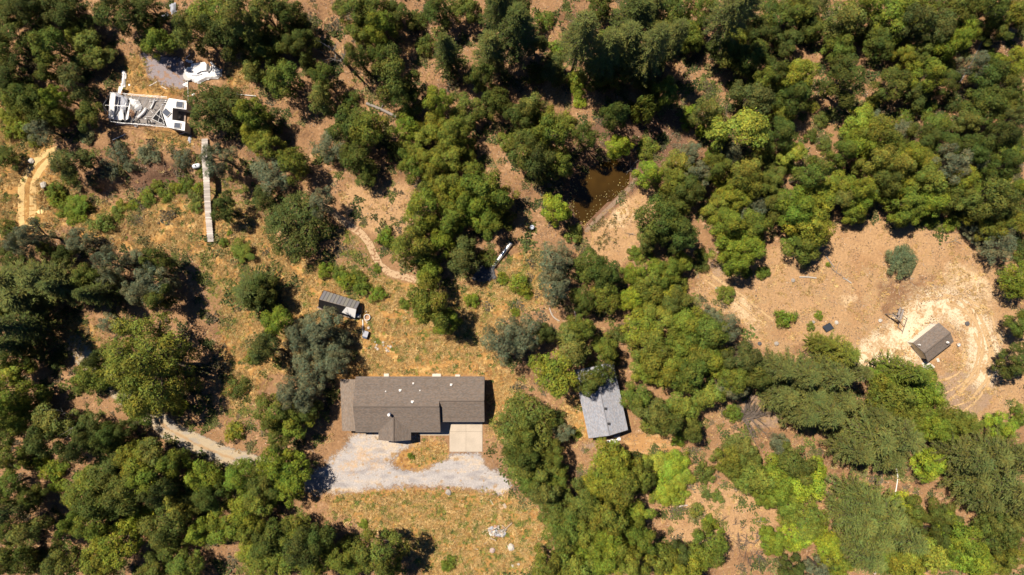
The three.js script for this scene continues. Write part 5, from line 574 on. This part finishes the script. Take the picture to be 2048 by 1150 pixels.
const HARD = [[[676, 748], [975, 748], [975, 848], [885, 912], [975, 912], [885, 870], [676, 870]], [[1145, 735], [1240, 735], [1262, 866], [1172, 882]], [[1812, 690], [1878, 636], [1916, 686], [1850, 738]], [[215, 180], [378, 190], [376, 265], [212, 250]], [[636, 580], [728, 600], [712, 642], [634, 620]], [[366, 118], [450, 122], [448, 170], [396, 172]], [[895, 842], [970, 842], [970, 906], [895, 906]], POND];
const hardAt = (x, y) => HARD.some((p) => polyIn(p, x, y)) || Math.abs(x - 412) < 9 && y > 270 && y < 486;
const driveMask = zone([[[600, 955], [690, 880], [860, 868], [800, 930], [885, 925], [905, 905], [965, 905], [1010, 950], [1030, 980], [860, 976], [700, 988], [620, 988]], [[290, 120], [370, 116], [372, 178], [310, 165]]], 1), laneMask = stroke([[[318, 832], [355, 862], [400, 888], [450, 908], [500, 922], [560, 945]], [[640, 405], [672, 430], [700, 452], [722, 466], [738, 486], [748, 508], [760, 530], [780, 546], [806, 553], [832, 560]], [[112, 300], [84, 324], [62, 352], [50, 390], [54, 470]], [[1720, 720], [1780, 680], [1830, 632], [1885, 612], [1950, 642], [1962, 740]]], 30, 1);
const bare = (x, y) => hardAt(x, y) ? 0 : 1 - Math.min(1, 1.2 * Math.max(look(driveMask, x, y), look(laneMask, x, y)));
const py2 = (x, y) => y > 970 ? .75 : y > 600 && y < 745 && x > 740 ? .6 : 0;
const tuftGeo = (seed, n, h, w, spread) => { const r = rand(seed), L = new Leaves(); for (let i = 0; i < n; i++) { const a = r() * 6.283, d = V(Math.cos(a), .5 + r() * 1.1, Math.sin(a)).normalize(), nn = V(-d.y * Math.cos(a), Math.cos(.6), -d.y * Math.sin(a)).normalize(), l = h * (.6 + .6 * r()); L.blade(V((r() - .5) * spread, 0, (r() - .5) * spread).addScaledVector(d, l * .5), d, nn.addScaledVector(d, -nn.dot(d)).normalize(), l, w, tintOf(r, .5)); } return L.done(); };
const coverMat = new THREE.MeshStandardMaterial({ vertexColors: true, roughness: .9, side: THREE.DoubleSide });
scatter('dry_grass', 'tufts of golden dry grass over the open slopes', 'grass', tuftGeo(1, 12, .42, .085, .5), coverMat, 30000, 101, (x, y) => bare(x, y) * Math.max(look(Z.gold, x, y), .25 * look(Z.tan, x, y) * (fbm(x / 40, y / 40, 7, 2) > .1 ? 1 : .1), .04) * sstep(-.35, .25, fbm(x / 22, y / 22, 17, 2)), [.6, 1.5], [[.50, .35, .14], [.60, .45, .21], [.40, .27, .11], [.46, .31, .12]]);
scatter('green_weeds', 'low green weeds in patches through the dry grass', 'weeds', tuftGeo(2, 20, .34, .17, .55), coverMat, 36000, 103, (x, y) => bare(x, y) * Math.max(look(Z.weed, x, y), Math.max(.36, py2(x, y)) * look(Z.gold, x, y)) * sstep(-.05, .35, fbm(x / 16, y / 16, 27, 2)), [.35, 1.25], [[.16, .19, .035], [.12, .16, .03], [.22, .22, .045], [.10, .13, .03], [.28, .25, .06]]);
scatter('undergrowth', 'low brush and seedlings on the forest floor', 'brush', tuftGeo(3, 60, .36, .24, 1.3), coverMat, 5200, 107, (x, y) => bare(x, y) * (1 - look(Z.open, x, y)) * (.15 + .85 * sstep(.0, .35, fbm(x / 36, y / 36, 37, 2))) * (x > 1350 && y < 460 ? 1 : .45), [.6, 2.0], [[.08, .10, .02], [.11, .13, .025], [.06, .08, .02], [.15, .14, .05], [.12, .10, .06]]);
{ const r = rand(5), g = mergeGeometries([bar(V(-.5, .03, 0), V(.5, .05, .1), .03, .015, 4), bar(V(-.1, .03, 0), V(.2, .1, .4), .018, .01, 4)].map((x) => x.toNonIndexed())); scatter('fallen_twigs', 'fallen twigs and bark on the bare soil', 'twigs', g, std(1, 1, 1, .95), 6000, 109, (x, y) => bare(x, y) * (1 - .7 * look(Z.gold, x, y)), [.3, 1.3], [[.30, .25, .21], [.42, .36, .30], [.16, .12, .09], [.22, .16, .12]]); }
scatter('pebbles', 'loose stones and clods on the soil', 'stones', (() => { const g = new THREE.IcosahedronGeometry(.1, 0); g.scale(1, .6, .8); return g; })(), std(1, 1, 1, .95), 7000, 113, (x, y) => hardAt(x, y) ? 0 : .35 + .65 * sstep(0, .4, n2(x / 20, y / 20, 9)), [.4, 1.4], [[.44, .33, .23], [.34, .25, .18], [.52, .43, .34], [.24, .17, .12]]);
scatter('dry_leaf_litter', 'drifts of brown fallen leaves on the woodland floor', 'leaves', tuftGeo(8, 14, .2, .14, 1.6), coverMat, 15000, 117, (x, y) => bare(x, y) * (1 - look(Z.gold, x, y)) * (.3 + .7 * sstep(-.1, .3, fbm(x / 30, y / 30, 47, 2))), [.7, 1.5], [[.36, .25, .16], [.26, .175, .115], [.44, .32, .22], [.18, .125, .085]]);
scatter('floating_leaves', 'yellowish leaves and scum specks floating on the pond', 'leaves', (() => { const g = new THREE.CircleGeometry(.09, 6); g.rotateX(-Math.PI / 2); g.translate(0, .0, 0); return g; })(), std(1, 1, 1, .6), 150, 119, (x, y) => polyIn(POND, x, y) ? .1 + .9 * sstep(30, 0, polyDist(POND, x, y, true)) : 0, [.5, 1.6], [[.32, .25, .06], [.24, .20, .07], [.14, .12, .03]], [1130, 310, 1270, 455]);
scatter('bank_weeds', 'rows of small dark weeds on the pale pond bank', 'weeds', tuftGeo(11, 14, .4, .09, .3), coverMat, 120, 121, (x, y) => sstep(-.1, .2, n2(x / 6, y / 9, 3)), [.6, 1.3], [[.10, .09, .03], [.14, .11, .04]], [1185, 430, 1232, 500]);
{ // woods going on outside the frame
  const r = rand(131), list = []; while (list.length < 260) { const px = -330 + r() * 2700, py = -280 + r() * 1700; if (px > -75 && px < 2125 && py > -70 && py < 1225) continue; list.push([px, py]); }
  const groups = [PROTO.oak[1], PROTO.oak[4]].map((p, gi) => { const L = list.filter((_, i) => i % 2 === gi), im = new THREE.InstancedMesh(p.crown, gi ? LEAF.g : LEAF.d, L.length), d = new THREE.Object3D(); L.forEach(([px, py], i) => { const s = .8 + r() * .7; d.position.set((px - NX) * S, -.3, (py - NY) * S); d.scale.set(s, s, s); d.rotation.y = r() * 6.28; d.updateMatrix(); im.setMatrixAt(i, d.matrix); }); im.name = gi ? 'far_wood_001' : 'far_wood'; im.castShadow = im.receiveShadow = true; im.userData = { kind: 'stuff', label: gi ? 'green woods carrying on past the frame' : 'dark woods carrying on past the frame' }; scene.add(im); return im; });
}

renderer.render(scene, camera);
